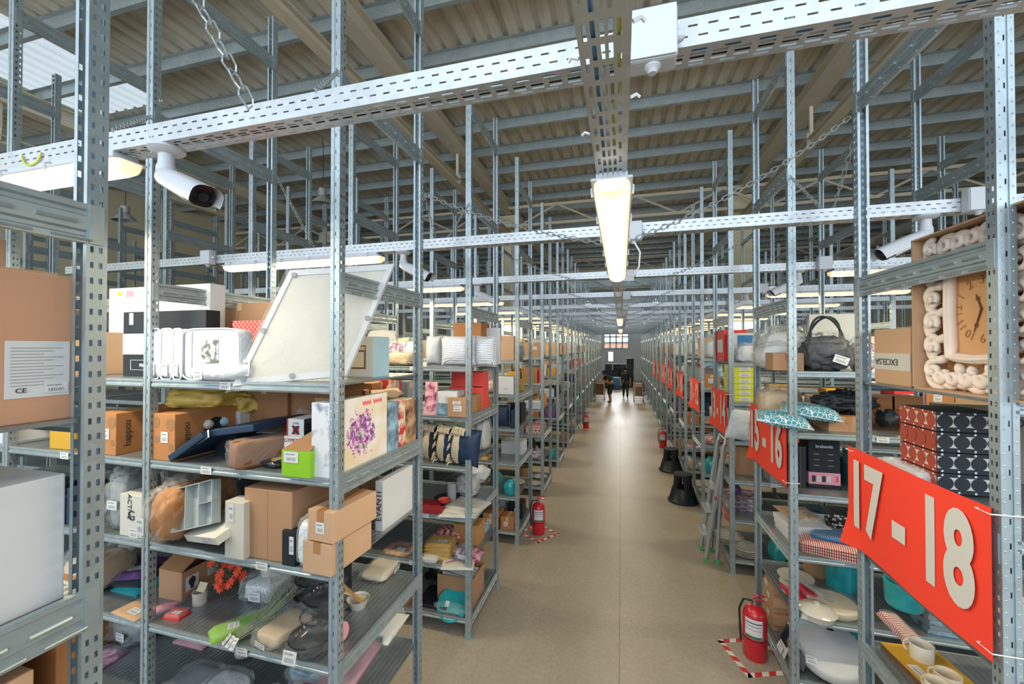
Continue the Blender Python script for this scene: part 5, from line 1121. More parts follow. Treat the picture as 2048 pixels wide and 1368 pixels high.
# patterned boxes
for i in range(4):
    w, d, h = .26, .27, .098
    def pb(t, i=i):
        obj('body', bx(w, d, h, 'black', .003), t)
        b = MB(); b.box(-w/2-.0012, -w/2, .003, d-.003, .002, h-.002, 'rust_red'); obj('red_end', b.mesh('r'), t)
        for (nm, m0, horiz) in (('front_band', 'offwhite', 0), ('end_band', 'offwhite', 1)):
            b = MB()
            if not horiz: b.box(-w/2+.002, w/2-.002, -.001, 0, h*.24, h*.82, m0)
            elif i != 2: b.box(-w/2-.0024, -w/2-.0012, .004, d-.004, h*.24, h*.82, m0)
            n = 4
            for q in range(n):
                r = w/n/2*.98
                if not horiz: b.lathe([(0, 0), (r, 0)], 'navy' if False else 'black', 24, T=Matrix.Translation((-w/2+w*(q+.5)/n, -.002, h*.53)) @ Matrix.Rotation(math.pi/2, 4, 'X'), cap=False)
                else: b.lathe([(0, 0), (r, 0)], 'rust_red', 24, T=Matrix.Translation((-w/2-.0034, d*(q+.5)/n, h*.53)) @ Matrix.Rotation(math.pi/2, 4, 'Y'), cap=False)
                for zz in (.10, .93):
                    if not horiz: b.lathe([(0, 0), (.0055, 0)], 'white', 10, T=Matrix.Translation((-w/2+w*q/n+.02, -.002, h*zz)) @ Matrix.Rotation(math.pi/2, 4, 'X'), cap=False)
                    else: b.lathe([(0, 0), (.0055, 0)], 'white', 10, T=Matrix.Translation((-w/2-.0034, d*(q+.3)/n, h*zz)) @ Matrix.Rotation(math.pi/2, 4, 'Y'), cap=False)
            o = obj(nm, b.mesh('bd'), t)
    put('patterned_box', 'black and rust-red box printed with circles, %s of the stack of four' % ['bottom', 'second from bottom', 'second from top', 'top'][i], 'box', pb, (XR+.10+w/2, 2.475, TOP[4]+.008+.101*i), 0, 'circle-patterned boxes')
sbox('packing_box', 'flat white box lying just above the 17 - 18 banner', 'box', R, 0, 4, 1745, 1830, 900, .03, .3, lambda w, d, h: bagged(w, d, .10, 'white', 'milky_film', 1, .97, False, .0, .15))
put('cord_sign_box', 'grey-brown carton with handwritten marks at the back behind the patterned boxes', 'carton', carton(.5, .2, .40, 'midbrown', None, text=[('CORDIGA', 0, .8, .07, 'dark')]), (XR+.62, 2.78, TOP[4]))
# under the banner
flats('wooden_board', 'yellow and brown cutting board with a sticker below the banner', 'board', R, 0, 2, 1800, .08, lambda t: (obj('body', bx(.34, .26, .03, 'brown', .003), t), obj('yellow_top', bx(.34, .26, .006, 'ochre', .001), t, (0, 0, .031)), sticker(t, .05, .04, .039, .1, .05, rx=-math.pi/2)), .1)
flats('mug', 'cream mug with a handle and teabag tags, under the banner', 'mug', R, 0, 2, 1846, .05, mug('cream', 1.25), .2)
flats('mug', 'white patterned mug behind the cream mug', 'mug', R, 0, 2, 1822, .16, mug('ceramic', 1.25), .5)
flats('mug', 'second cream mug, nearer the camera post', 'mug', R, 0, 2, 1870, .14, mug('cream', 1.25), .4)
flats('teal_pot', 'teal ceramic pot behind the perforated post, banner rack', 'pot', R, 0, 2, 1765, .35, lathe_item([(0, 0), (.09, 0), (.10, .02), (.105, .16), (.095, .165), (.09, .03), (0, .02)], 'glazed_teal'))
flats('red_tin', 'dark red patterned packet lying beside the teal pot', 'packet', R, 0, 2, 1775, .22, packet(.3, .10, .035, 'stripe_rb', 'clear_film', False))
random.seed(21)
for i, (px, dx, mm, w, d, lb) in enumerate(((1760, .04, 'lightgrey', .26, .3, 'grey-white magazine in clear film, left end of the row under the banner'), (1800, .06, 'photo_mix', .24, .3, 'red and cream magazine, second under the banner'), (1850, .05, 'photo_warm', .3, .32, 'dark printed magazine with a white sticker under the banner'), (1900, .06, 'photo_mix', .3, .34, 'red packaged textile near the large post, low shelf'), (1960, .05, 'photo_bw', .3, .3, 'black and white magazine at the near end of the low shelf'), (1840, .36, 'redcheck', .34, .2, 'red glossy packet behind the magazines'), (1920, .42, 'gold', .4, .25, 'gold-green flat pack behind the red textile'))):
    flats('magazine' if 'magazine' in lb else 'textile_pack', lb, 'magazine' if 'magazine' in lb else 'packet', R, 0, 1, px, dx, packet(w, d, .04, mm, 'clear_film', i % 2 == 0, i), .15*math.sin(i*2), rx=.12)
for i, px in enumerate((1775, 1850, 1930)): flats('storage_tin', ['white', 'grey', 'beige'][i]+' lidded tin on the third shelf hidden behind the banner', 'tin', R, 0, 3, px, .12, lathe_item([(0, 0), (.1, 0), (.1, .16), (.105, .165), (.105, .19), (0, .195)], ['white', 'midgrey', 'beige'][i]))
# ------------------------------------------------------------------ second right rack
# top shelf
def handbag(t):
    obj('body', superell(.34, .24, .30, 'black_leather', .5, 44, 24, .04, 4, fl=.7, crumple=.12, cf=8), t)
    for s, a in ((.08, -.35), (.15, .35)):
        b = MB(); b.tube([(-.12*math.cos(q)+a*.1*math.sin(q), s, .27+.20*math.sin(q)) for q in [math.pi*i/18 for i in range(19)]], .010, 'black', 8); obj('handle', b.mesh('h', smooth=True), t)
    obj('film', superell(.38, .28, .33, 'thin_film', .5, 56, 30, .05, 7, nf=6, fl=.7, crumple=.25, cf=11), t, (0, -.02, 0)); sticker(t, .05, -.035, .10, .11, .065, ry=.35)
flat('handbag', 'black leather handbag with loop handles in clear film', 'handbag', R, 1, 5, 1664, .04, handbag)
fbox('carton', 'small brown carton with tape near the front edge of the top shelf', 'carton', R, 1, 5, 1546, 1608, 706, .10, .2, lambda w, d, h: carton(w, d, h, 'kraft', 'tan_tape'), z=TOP[5])
flat('pillow_bag', 'fat white pillow in a plastic bag under the small carton', 'pillow', R, 1, 5, 1595, .34, bagged(.62, .4, .26, 'white', 'clear_film', 3, .9))
flats('pillow_bag', 'white pillow bag with red print drooping by the perforated post', 'pillow', R, 1, 5, 1530, .1, lambda t: cushion(.5, .42, .2, 'offwhite', axis='z', stick=True)(t), .1)
flat('pillow_bag', 'clear bag of grey and white bedding above the small carton', 'pillow', R, 1, 5, 1580, .55, bagged(.5, .3, .42, 'lightgrey', 'clear_film', 8, .85))
fbox('foam_sheet', 'large pale foam sheet standing behind the handbag', 'panel', R, 1, 5, 1618, 1712, 628, .5, .05, lambda w, d, h: carton(w, d, h, 'offwhite', None, seam=False))
flat('foil_bag', 'magenta foil gift bag between the handbag and the corner post', 'bag', R, 1, 5, 1738, .1, bagged(.15, .2, .30, 'foil', 'clear_film', 2))
# fourth
for i, (px, dx, rz, z) in enumerate(((1566, -.07, -.22, .01), (1618, .06, -.30, .07))):
    flat('patterned_cushion', ['lower', 'upper'][i]+' white cushion with teal lattice print sagging over the shelf edge', 'cushion', R, 1, 4, px, dx, cushion(.44 if i else .40, .36, .13, 'scales', 'white', axis='z'), rz, TOP[4]+z, 'teal lattice cushions', rx=.12, ry=.12)
flat('packed_pillow', 'grey and cream bedding pack standing behind the lattice cushions', 'pillow', R, 1, 4, 1565, .50, bagged(.35, .22, .34, 'beige', 'clear_film', 6))
flat('black_sack', 'black plastic sack draped over the brown carton', 'sack', R, 1, 4, 1712, .18, lambda t: (obj('body', superell(.46, .3, .20, 'black_leather', .7, 48, 24, .16, 8, nf=3, crumple=.3, cf=6), t), obj('tail', superell(.12, .2, .16, 'black_leather', .8, 20, 10, .2, 3), t, (.27, .02, -.10))), z=TOP[4]+.13)
flat('carton', 'flat brown carton under the black sack', 'carton', R, 1, 4, 1697, .12, carton(.30, .3, .13, 'kraft', 'tan_tape'))
for i in range(6): flat('small_box', 'cream and green striped small box, %s in a pile by the cushions' % ['bottom', 'second', 'third', 'fourth', 'fifth', 'top'][i], 'box', R, 1, 4, 1640, .52, carton(.16, .14, .043, 'cream' if i % 2 else 'beige', None, seam=False, text=[('oooo', 0, .5, .03, 'dgreen')]), 0, TOP[4]+.045*i, 'striped small boxes')
for i, (px, z) in enumerate(((1678, 0), (1732, 0), (1786, 0), (1840, 0), (1759, .135), (1813, .135))): flat('carton', ORD[i+1].replace('first', 'leftmost')+' orange-brown carton in the low wall of cartons at the back', 'carton', R, 1, 4, px, .66, carton(.235, .2, .13, 'kraft_orange', None), 0, TOP[4]+z, 'back wall cartons')
for i, px in enumerate((1530, 1560, 1590)): flat('snack_bag', ['first', 'second', 'third'][i]+' upright tan coffee bag with a red label at the back', 'bag', R, 1, 4, px, .75, lambda t: (obj('body', superell(.15, .1, .30, 'kraft', .5, 20, 10, .03, 2), t), obj('red_label', bx(.10, .003, .14, 'red', .001), t, (0, -.004, .08))), 0, TOP[4], 'tan coffee bags')
# third
def brab(w, d, h):
    def f(t):
        obj('body', bx(w, d, h, 'black'), t); b = MB(); b.box(-w/2-.001, w/2+.001, -.001, d*.5, h*.08, h*.33, 'pink'); obj('pink_band', b.mesh('p'), t)
        b = MB()
        for q in range(4): b.box(-w*.4+q*w*.16, -w*.40+q*w*.16+w*.12, -.0018, -.0008, h*.13, h*.26, 'white' if q % 2 else 'dark')
        obj('product_pictures', b.mesh('p'), t); obj('brand_lettering', text_mesh('brabantia', w*.15, 'white', bold=.001), t, (0, -.002, h*.88), (math.pi/2, 0, 0)); obj('figure_lettering', text_mesh('3', h*.17, 'red'), t, (w*.38, -.003, h*.2), (math.pi/2, 0, 0))
        for r in range(3):
            for c in (-.25, .2): obj('small_lettering', text_mesh('xxxxxx', w*.06, 'lightgrey'), t, (c*w, -.002, h*(.72-.12*r)), (math.pi/2, 0, 0))
    return f
fbox('packing_box', 'black box lettered brabantia with a pink band of product pictures', 'box', R, 1, 3, 1617, 1680, 882, .22, .2, brab)
fbox('packing_box', 'dark box with a grid of small panels, next to the brabantia box', 'box', R, 1, 3, 1590, 1612, 893, .18, .25, lambda w, d, h: carton(w, d, h, 'dark', None))
fbox('packing_box', 'teal and lime patterned box behind the perforated post', 'box', R, 1, 3, 1696, 1714, 900, .35, .1, lambda w, d, h: carton(w, d, h, 'teal', None))
flat('packing_box', 'dark flat boxes behind the brabantia box', 'box', R, 1, 3, 1690, .5, carton(.4, .2, .22, 'dark', None))
# second
for i in range(3): flats('storage_box', '%s white flat box in the pile by the aisle edge, second right rack' % ['bottom', 'middle', 'top'][i], 'box', R, 1, 2, 1560, .06, carton(.34, .34, .045, 'white', None, seam=False), .05*i, TOP[2]+.047*i, 'flat white boxes')
flats('paper_sheets', 'beige printed leaflets on top of the flat white boxes', 'papers', R, 1, 2, 1556, .1, packet(.3, .3, .01, 'kraft_light', None, False), .1, TOP[2]+.145)
flats('price_ticket', 'red and white ticket hanging at the aisle edge', 'ticket', R, 1, 2, 1545, -.005, lambda t: obj('card', bx(.07, .002, .12, 'redcheck', .0005), t, (0, 0, -.09)))
for i in range(4): flat('striped_textile', '%s red and white striped textile of the pile under the blue pack' % ['bottom', 'second', 'third', 'top'][i], 'textile', R, 1, 2, 1660, .03, packet(.42, .4, .022, 'stripe_rb', None, False, i), -.35+.03*i, TOP[2]+.023*i, 'striped textiles')
flat('blue_pack', 'bright blue glossy textile pack on the striped pile', 'textile', R, 1, 2, 1668, .12, packet(.34, .26, .03, 'blue', 'clear_film', False, 3), -.35, TOP[2]+.10)
flat('wrapped_parcel', 'brown film-wrapped bundle left of the leopard basket', 'parcel', R, 1, 2, 1625, .42, bagged(.22, .22, .18, 'raffia', 'clear_film', 4))
flat('basket', 'black and cream leopard-patterned basket at the back', 'basket', R, 1, 2, 1698, .45, lathe_item([(0, 0), (.11, 0), (.14, .12), (.13, .12), (.10, .01), (0, .01)], 'leo'))
flat('flat_pack', 'flat brown and gold package beside the leopard basket', 'packet', R, 1, 2, 1672, .42, packet(.24, .2, .03, 'gold', 'clear_film', True, 6), .3)
# first
flat('cream_platter', 'round cream lid with printed text, low shelf of second right rack', 'lid', R, 1, 1, 1682, .03, lambda t: (lathe_item([(0, 0), (.17, 0), (.185, .02), (.185, .055), (.17, .07), (0, .075)], 'cream')(t), obj('lettering', text_mesh('AAAA\nAAAA\nAAAA', .025, 'brown'), t, (-.03, .18, .077), (0, 0, .2)), obj('film', superell(.42, .42, .10, 'wrap_film', .8, 30, 10, .08, 3), t, (0, -.02, 0))))
for i, px in enumerate((1608, 1628)): flat('red_bottle', ['first', 'second'][i]+' magenta-red wrapped bottle lying by the teal bin', 'bottle', R, 1, 1, px, .16+.08*i, lambda t: obj('bottle', (lambda b: (b.lathe([(0, 0), (.04, 0), (.045, .02), (.045, .16), (.02, .2), (.02, .25), (0, .25)], 'magenta_red', 18), b.mesh('b', smooth=True))[1])(MB()), t, (0, 0, .045), (-math.pi/2+.05, 0, .5)), 0)
for i, px in enumerate((1650, 1672)): flat('clear_bottle', ['first', 'second'][i]+' pearly bottle in film lying between red bottles and lid', 'bottle', R, 1, 1, px, .22-.05*i, bagged(.12, .26, .09, 'lightgrey', 'clear_film', 3+i), .5)
flat('teal_bin', 'tall teal bin behind the perforated post', 'bin', R, 1, 1, 1694, .48, lathe_item([(0, 0), (.12, 0), (.14, .32), (.13, .32), (.115, .01), (0, .01)], 'glazed_teal'))
flat('snack_pack', 'small red and white snack pack at the shelf edge', 'packet', R, 1, 1, 1616, -.02, packet(.13, .17, .025, 'offwhite', 'clear_film', True, 2), -.3)
flat('cardboard_tray', 'shallow brown cardboard tray at the back beside the teal bin', 'tray', R, 1, 1, 1665, .7, carton(.4, .18, .14, 'kraft', None))
for i in range(3): flats('plate', '%s cream round plate by the aisle edge of the low shelf' % ['lowest', 'second', 'uppermost'][i], 'plate', R, 1, 1, 1560-i*4, .04+.02*i, lathe_item(sc_prof(PLATE, .15), 'ceramic'), 0, TOP[1]+.02*i)
flats('lidded_pot', 'white lidded casserole beside the plates at the aisle edge', 'pot', R, 1, 1, 1590, .05, lathe_item([(0, 0), (.12, 0), (.14, .05), (.145, .055), (.10, .09), (.02, .1), (.02, .12), (0, .12)], 'ceramic'))
# bottom
def oval(t): obj('body', superell(.52, .62, .13, 'white', 1.0, 40, 14, 0, 0, fl=.45), t); obj('small_label', bx(.05, .03, .002, 'dark', .0005), t, (.03, .45, .13)); sticker(t, -.15, .08, .125, .08, .06, rx=-.9)
flat('oval_seat', 'large glossy white oval lid leaning on the bottom shelf', 'lid', R, 1, 0, 1664, -.02, oval, -.25, rx=.25)
for i in range(5): flats('carton', '%s small brown carton with a white label, pile beside the extinguisher' % ['bottom', 'second', 'third', 'fourth', 'top'][i], 'carton', R, 1, 0, 1532+(i % 2)*4, .03, carton(.22, .2, .085, 'kraft', None, stick=[(-.4, .5, .07, .05)]), .03*(i % 3), TOP[0]+.087*i, 'small cartons by the extinguisher')
flats('silver_pack', 'clear blister pack of dark items with barcode leaning out of the bottom shelf', 'packet', R, 1, 0, 1556, .0, lambda t: (obj('card', bx(.16, .006, .26, 'lightgrey', .002), t, (0, 0, 0), (-.35, 0, 0)), obj('blisters', bx(.13, .02, .15, 'smoke_glass', .006), t, (0, .02, .10), (-.35, 0, 0)), sticker(t, 0, -.004, .05, .10, .06, rx=-.35)))
flats('raffia_bag', 'beige and dark bag behind the blister pack', 'bag', R, 1, 0, 1575, .03, bagged(.2, .09, .2, 'camo_wrap', 'clear_film', 4))
flat('teal_box', 'deep teal box with white labels behind the white oval', 'box', R, 1, 0, 1690, .5, carton(.26, .2, .26, 'teal', None, stick=[(.2, .4, .06, .08)]))
# ------------------------------------------------------------------ third right rack
fbox('packing_box', 'blue and grey box at the aisle end of the top shelf, third right rack', 'box', R, 2, 5, 1464, 1514, 666, .20, .25, lambda w, d, h: (lambda t: (obj('body', bx(w, d, h, 'lightgrey'), t), obj('blue_front', bx(w*.66, .002, h*.9, 'blue', .0005), t, (w*.05, -.003, .01)))))
flat('pillow_bag', 'white pillow bag in film in front of the blue and grey box', 'pillow', R, 2, 5, 1506, -.04, bagged(.40, .2, .26, 'white', 'clear_film', 5))
sbox('packing_box', 'white and red arrow-printed box facing the aisle, third right rack', 'box', R, 2, 5, 1430, 1447, 660, .02, .3, lambda w, d, h: (lambda t: (obj('body', bx(w, d, h, 'red'), t), obj('white_arrow', bx(w*.6, .002, h*.42, 'white', .0005), t, (w*.12, -.003, h*.28)))))
for i in range(6): flats('yellow_box', '%s lime-yellow box in the pile on the third right rack' % ['bottom', 'second', 'third', 'fourth', 'fifth', 'top'][i], 'box', R, 2, 4, 1454, .03, carton(.36, .10, .078, 'lime', None, stick=[(.1, .5, .15, .05)]), 0, TOP[4]+.08*i, 'lime-yellow boxes')
for i in range(6): flat('yellow_box', '%s lime-yellow box of the row facing the camera' % ['bottom', 'second', 'third', 'fourth', 'fifth', 'top'][i], 'box', R, 2, 4, 1487, .02, carton(.24, .3, .078, 'lime', None, stick=[(.1, .5, .13, .05)]), 0, TOP[4]+.08*i, 'lime-yellow boxes')
flat('wrapped_parcel', 'tall grey film-wrapped parcel beside the yellow boxes', 'parcel', R, 2, 4, 1514, .05, bagged(.12, .3, .44, 'midgrey', 'clear_film', 5))
flat('pillow_bag', 'white glossy pillow bag slumping out of the third right rack', 'pillow', R, 2, 3, 1474, -.06, lambda t: cushion(.28, .2, .44, 'quilt_white', stick=True)(t), ry=.15)
for i in range(8): flat('book_stack', 'white book, %s in the pile behind the pillow bag' % ['bottom', 'second', 'third', 'fourth', 'fifth', 'sixth', 'seventh', 'top'][i], 'book', R, 2, 3, 1500, .1, carton(.24, .3, .045, 'lightgrey' if i % 2 else 'white', None, seam=False), .04*math.sin(i), TOP[3]+.046*i, 'white books')
flats('toy_vehicle_pack', 'red and black packed toys on the third right rack', 'toy', R, 2, 2, 1440, .05, bagged(.4, .3, .22, 'photo_mix', 'clear_film', 5))
flat('carton', 'brown carton behind the red toys', 'carton', R, 2, 2, 1495, .3, carton(.3, .3, .38, 'kraft', 'tan_tape'))
flats('purple_pack', 'purple lidded glass and cloths, third right rack', 'textile', R, 2, 1, 1448, .05, lambda t: (sheaf(.44, .4, .16, 'foil', 5, 'midgrey')(t), obj('purple_glass', superell(.16, .16, .14, 'purple', 1, 20, 10, fl=1), t, (.02, .05, .16))))
flat('grey_tray', 'grey flat trays stacked behind the purple pack', 'tray', R, 2, 1, 1496, .60, sheaf(.36, .3, .12, 'midgrey', 4))
flats('red_foil_bag', 'crumpled red foil bag low on the third right rack', 'bag', R, 2, 0, 1444, .2, bagged(.4, .2, .2, 'coral', 'clear_film', 3))
for i, (px, dx) in enumerate(((1450, .04), (1484, .04))): flat('platter', ['cream and blue oval platter pile in film', 'white plate pile in film'][i]+' at the bottom corner', 'plate', R, 2, 0, px+12, .05+.3*(1-i), lambda t: [lathe_item(sc_prof(PLATE, .19), 'ceramic')(t) or t.children[-1].__setattr__('location', (0, .19, .025*q)) for q in range(4)] and None)
# ------------------------------------------------------------------ in the aisle
mat('ext_red', 'c22330', .3, 0, .03, coat=.3); mat('alu', 'b9c0c3', .35, .6, .05); mat('foot_green', '4fb06a', .5); mat('stool_black', '1a2228', .4, 0, .05); mat('tape_white', 'e2ddd6', .6); mat('tape_red', 'cf3a34', .6)
def extinguisher(px, py, label, tape=True, sc=1.0, rz=0.0):
    P = onZ(px, py, 0); t = thing('fire_extinguisher', label, 'fire extinguisher', (P.x, P.y, .001), (0, 0, rz), 'fire extinguishers on the floor')
    t.scale = (sc, sc, sc)
    b = MB(); b.lathe([(0, 0), (.098, 0), (.104, .012), (.104, .19), (.1055, .2), (.104, .21), (.104, .40), (.095, .445), (.06, .48), (.03, .495), (0, .495)], 'ext_red', 32); obj('cylinder', b.mesh('c', smooth=True), t)
    b = MB(); b.lathe([(.1062, .195), (.1062, .205)], 'black', 32, cap=False); obj('rubber_band', b.mesh('c'), t)
    b = MB(); b.grid([[(.1056*math.cos(a), .1056*math.sin(a), z) for a in [-2.7+1.5*i/12 for i in range(13)]] for z in (.22, .40)], 'white'); lab = obj('instruction_label', b.mesh('l', smooth='all'), t)
    b = MB()
    for z0, z1, m in ((.222, .245, 'dgreen'), (.30, .305, 'red'), (.33, .34, 'midgrey'), (.36, .37, 'dark')): b.grid([[(.1062*math.cos(a), .1062*math.sin(a), z) for a in [-2.65+1.4*i/12 for i in range(13)]] for z in (z0, z1)], m)
    obj('label_print', b.mesh('l'), lab)
    b = MB(); b.lathe([(.022, 0), (.022, .03), (.016, .035), (.016, .055), (0, .055)], 'steel', 14, T=Matrix.Translation((0, 0, .49))); obj('valve', b.mesh('v', smooth=True), t)
    b = MB(); b.tube([(-.02, 0, .54), (.03, 0, .55), (.11, 0, .53)], .009, 'ext_red', 8); obj('carry_handle', b.mesh('h'), t)
    b = MB(); b.tube([(-.02, 0, .56), (.03, 0, .59), (.10, 0, .58)], .009, 'ext_red', 8); obj('squeeze_lever', b.mesh('h'), t)
    b = MB(); b.tube([(-.02, 0, .53), (-.09, .03, .52), (-.125, .04, .42), (-.12, .03, .2), (-.115, .02, .12)], .010, 'black', 8); obj('hose', b.mesh('h', smooth=True), t)
    if tape:
        s = .24*sc; tt = thing('floor_marking', label.replace('red fire extinguisher', 'red and white striped floor tape square under the extinguisher'), 'floor tape', (P.x, P.y, .0012), (0, 0, rz+.35), 'striped floor tape squares'); b = MB(); n = 7
        for e in range(4):
            T = Matrix.Rotation(e*math.pi/2, 4, 'Z')
            for i in range(n):
                x0, x1 = -s+2*s*i/n, -s+2*s*(i+1)/n; sk = .03
                q = [(x0, -s, 0), (x1, -s, 0), (min(x1+sk, s), -s+.05, 0), (min(x0+sk, s), -s+.05, 0)]
                b.face([T @ Vector(p) for p in q], 'tape_red' if i % 2 else 'tape_white')
        obj('tape', b.mesh('tape', weld=False), tt)
extinguisher(1510, 1312, 'red fire extinguisher by the 15 - 16 rack, nearest to the camera', rz=.0)
extinguisher(1077, 1066, 'red fire extinguisher at the foot of the third left rack', rz=.6)
extinguisher(1172, 856, 'red fire extinguisher far down the left side of the aisle', rz=.6)
extinguisher(1326, 895, 'red fire extinguisher beyond the stools on the right', rz=.2)
for px, py, lb in ((1342, 941, 'round black kick-step stool, the farther of two'), (1366, 1002, 'round black kick-step stool beside the ladder')):
    P = onZ(px, py, 0); t = thing('step_stool', lb, 'step stool', (P.x, P.y, 0), (0, 0, 0), 'black step stools')
    b = MB(); b.lathe([(.27, 0), (.275, .03), (.255, .045), (.20, .25), (.19, .265), (.13, .27)], 'stool_black', 36, cap=False); obj('lower_step', b.mesh('l', smooth=True), t)
    b = MB(); b.lathe([(.278, .0), (.283, .012), (.278, .028), (.27, .028)], 'black_rubber', 36, cap=False); obj('bumper_ring', b.mesh('l', smooth=True), t)
    b = MB()
    for a in (.5, 1.9, 3.6, 5.0): b.tube([(.15*math.cos(a), .15*math.sin(a), .24), (.125*math.cos(a), .125*math.sin(a), .50)], .055, 'stool_black', 8)
    obj('columns', b.mesh('l', smooth=True), t)
    b = MB(); b.lathe([(.0, .50), (.17, .50), (.175, .515), (.165, .535), (0, .538)], 'black_rubber', 32, cap=False); obj('top_step', b.mesh('l', smooth=True), t)
    b = MB(); b.lathe([(.13, .27), (.2, .268)], 'black_rubber', 32, cap=False); obj('tread_mat', b.mesh('l'), t)
# ladder
A_, B_, Cc = onZ(1412, 1124, 0), onZ(1401, 1094, 0), onZ(1434, 1127, 0)
t = thing('step_ladder', 'aluminium step ladder with green feet leaning at the third right rack', 'ladder', (A_.x, A_.y, 0))
wv = Vector((0.0, .36, 0)); top = Vector((.26, .10, 1.62)); rear = Cc-A_; rear.z = 0
def rail(b, p, q, w=.030): b.tube([p, q], w, 'alu', 4)
for i, off in enumerate((Vector((0, 0, 0)), wv)):
    b = MB(); rail(b, off+Vector((0, 0, .04)), off+top); obj('front_rail', b.mesh('r'), t)
    b = MB(); rail(b, off+rear+Vector((0, 0, .04)), off+top*.97, .026); obj('rear_leg', b.mesh('r'), t)
    for p in (off, off+rear): b = MB(); b.box(p.x-.025, p.x+.025, p.y-.03, p.y+.03, 0, .055, 'foot_green'); obj('foot', b.mesh('f', bevel=.006), t)
for i, s in enumerate((.22, .42, .62)):
    c = top*s; b = MB(); b.box(c.x-.10, c.x+.02, c.y, c.y+wv.y, c.z-.015, c.z+.015, 'alu'); obj('tread', b.mesh('t', bevel=.004), t)
b = MB(); b.tube([top, top+Vector((.02, 0, .08)), top+wv+Vector((.02, 0, .08)), top+wv], .016, 'alu', 8); obj('top_hoop', b.mesh('t'), t)
b = MB(); c = top*.5; b.box(c.x-.004+.02, c.x+.02, c.y-.026, c.y-.022, c.z-.06, c.z+.1, 'white'); b.box(c.x-.012, c.x+.02, c.y-.027, c.y-.023, c.z+.05, c.z+.1, 'red'); obj('warning_label', b.mesh('t'), t)
# ------------------------------------------------------------------ people
mat('skin', 'b98466', .6, 0, .04); mat('navy_cloth', '1f2b3d', .8, 0, .08); mat('dark_cloth', '252b33', .8, 0, .08); mat('ochre_cloth', 'b0703c', .8, 0, .06); mat('hair_dark', '1d1a18', .8); mat('shoe_dark', '2a2522', .6); mat('eye_dark', '15110f', .3)
def skin_mesh(joints, edges, m, sub=2):
    me = bpy.data.meshes.new('sk'); me.from_pydata([j[0] for j in joints], edges, [])
    o = bpy.data.objects.new('sk', me); C.objects.link(o); md = o.modifiers.new('S', 'SKIN'); md.use_smooth_shade = True
    if not me.skin_vertices: 
        bpy.context.view_layer.objects.active = o; bpy.ops.mesh.customdata_skin_add()
    for i, j in enumerate(joints):
        r = j[1]; me.skin_vertices[0].data[i].radius = (r, r) if not isinstance(r, tuple) else r
    me.skin_vertices[0].data[0].use_root = True
    sd = o.modifiers.new('D', 'SUBSURF'); sd.levels = sub; sd.render_levels = sub
    dg = bpy.context.evaluated_depsgraph_get(); dg.update(); out = bpy.data.meshes.new_from_object(o.evaluated_get(dg)); bpy.data.objects.remove(o)
    out.materials.clear(); out.materials.append(M[m]); out.polygons.foreach_set('use_smooth', [True]*len(out.polygons)); return out
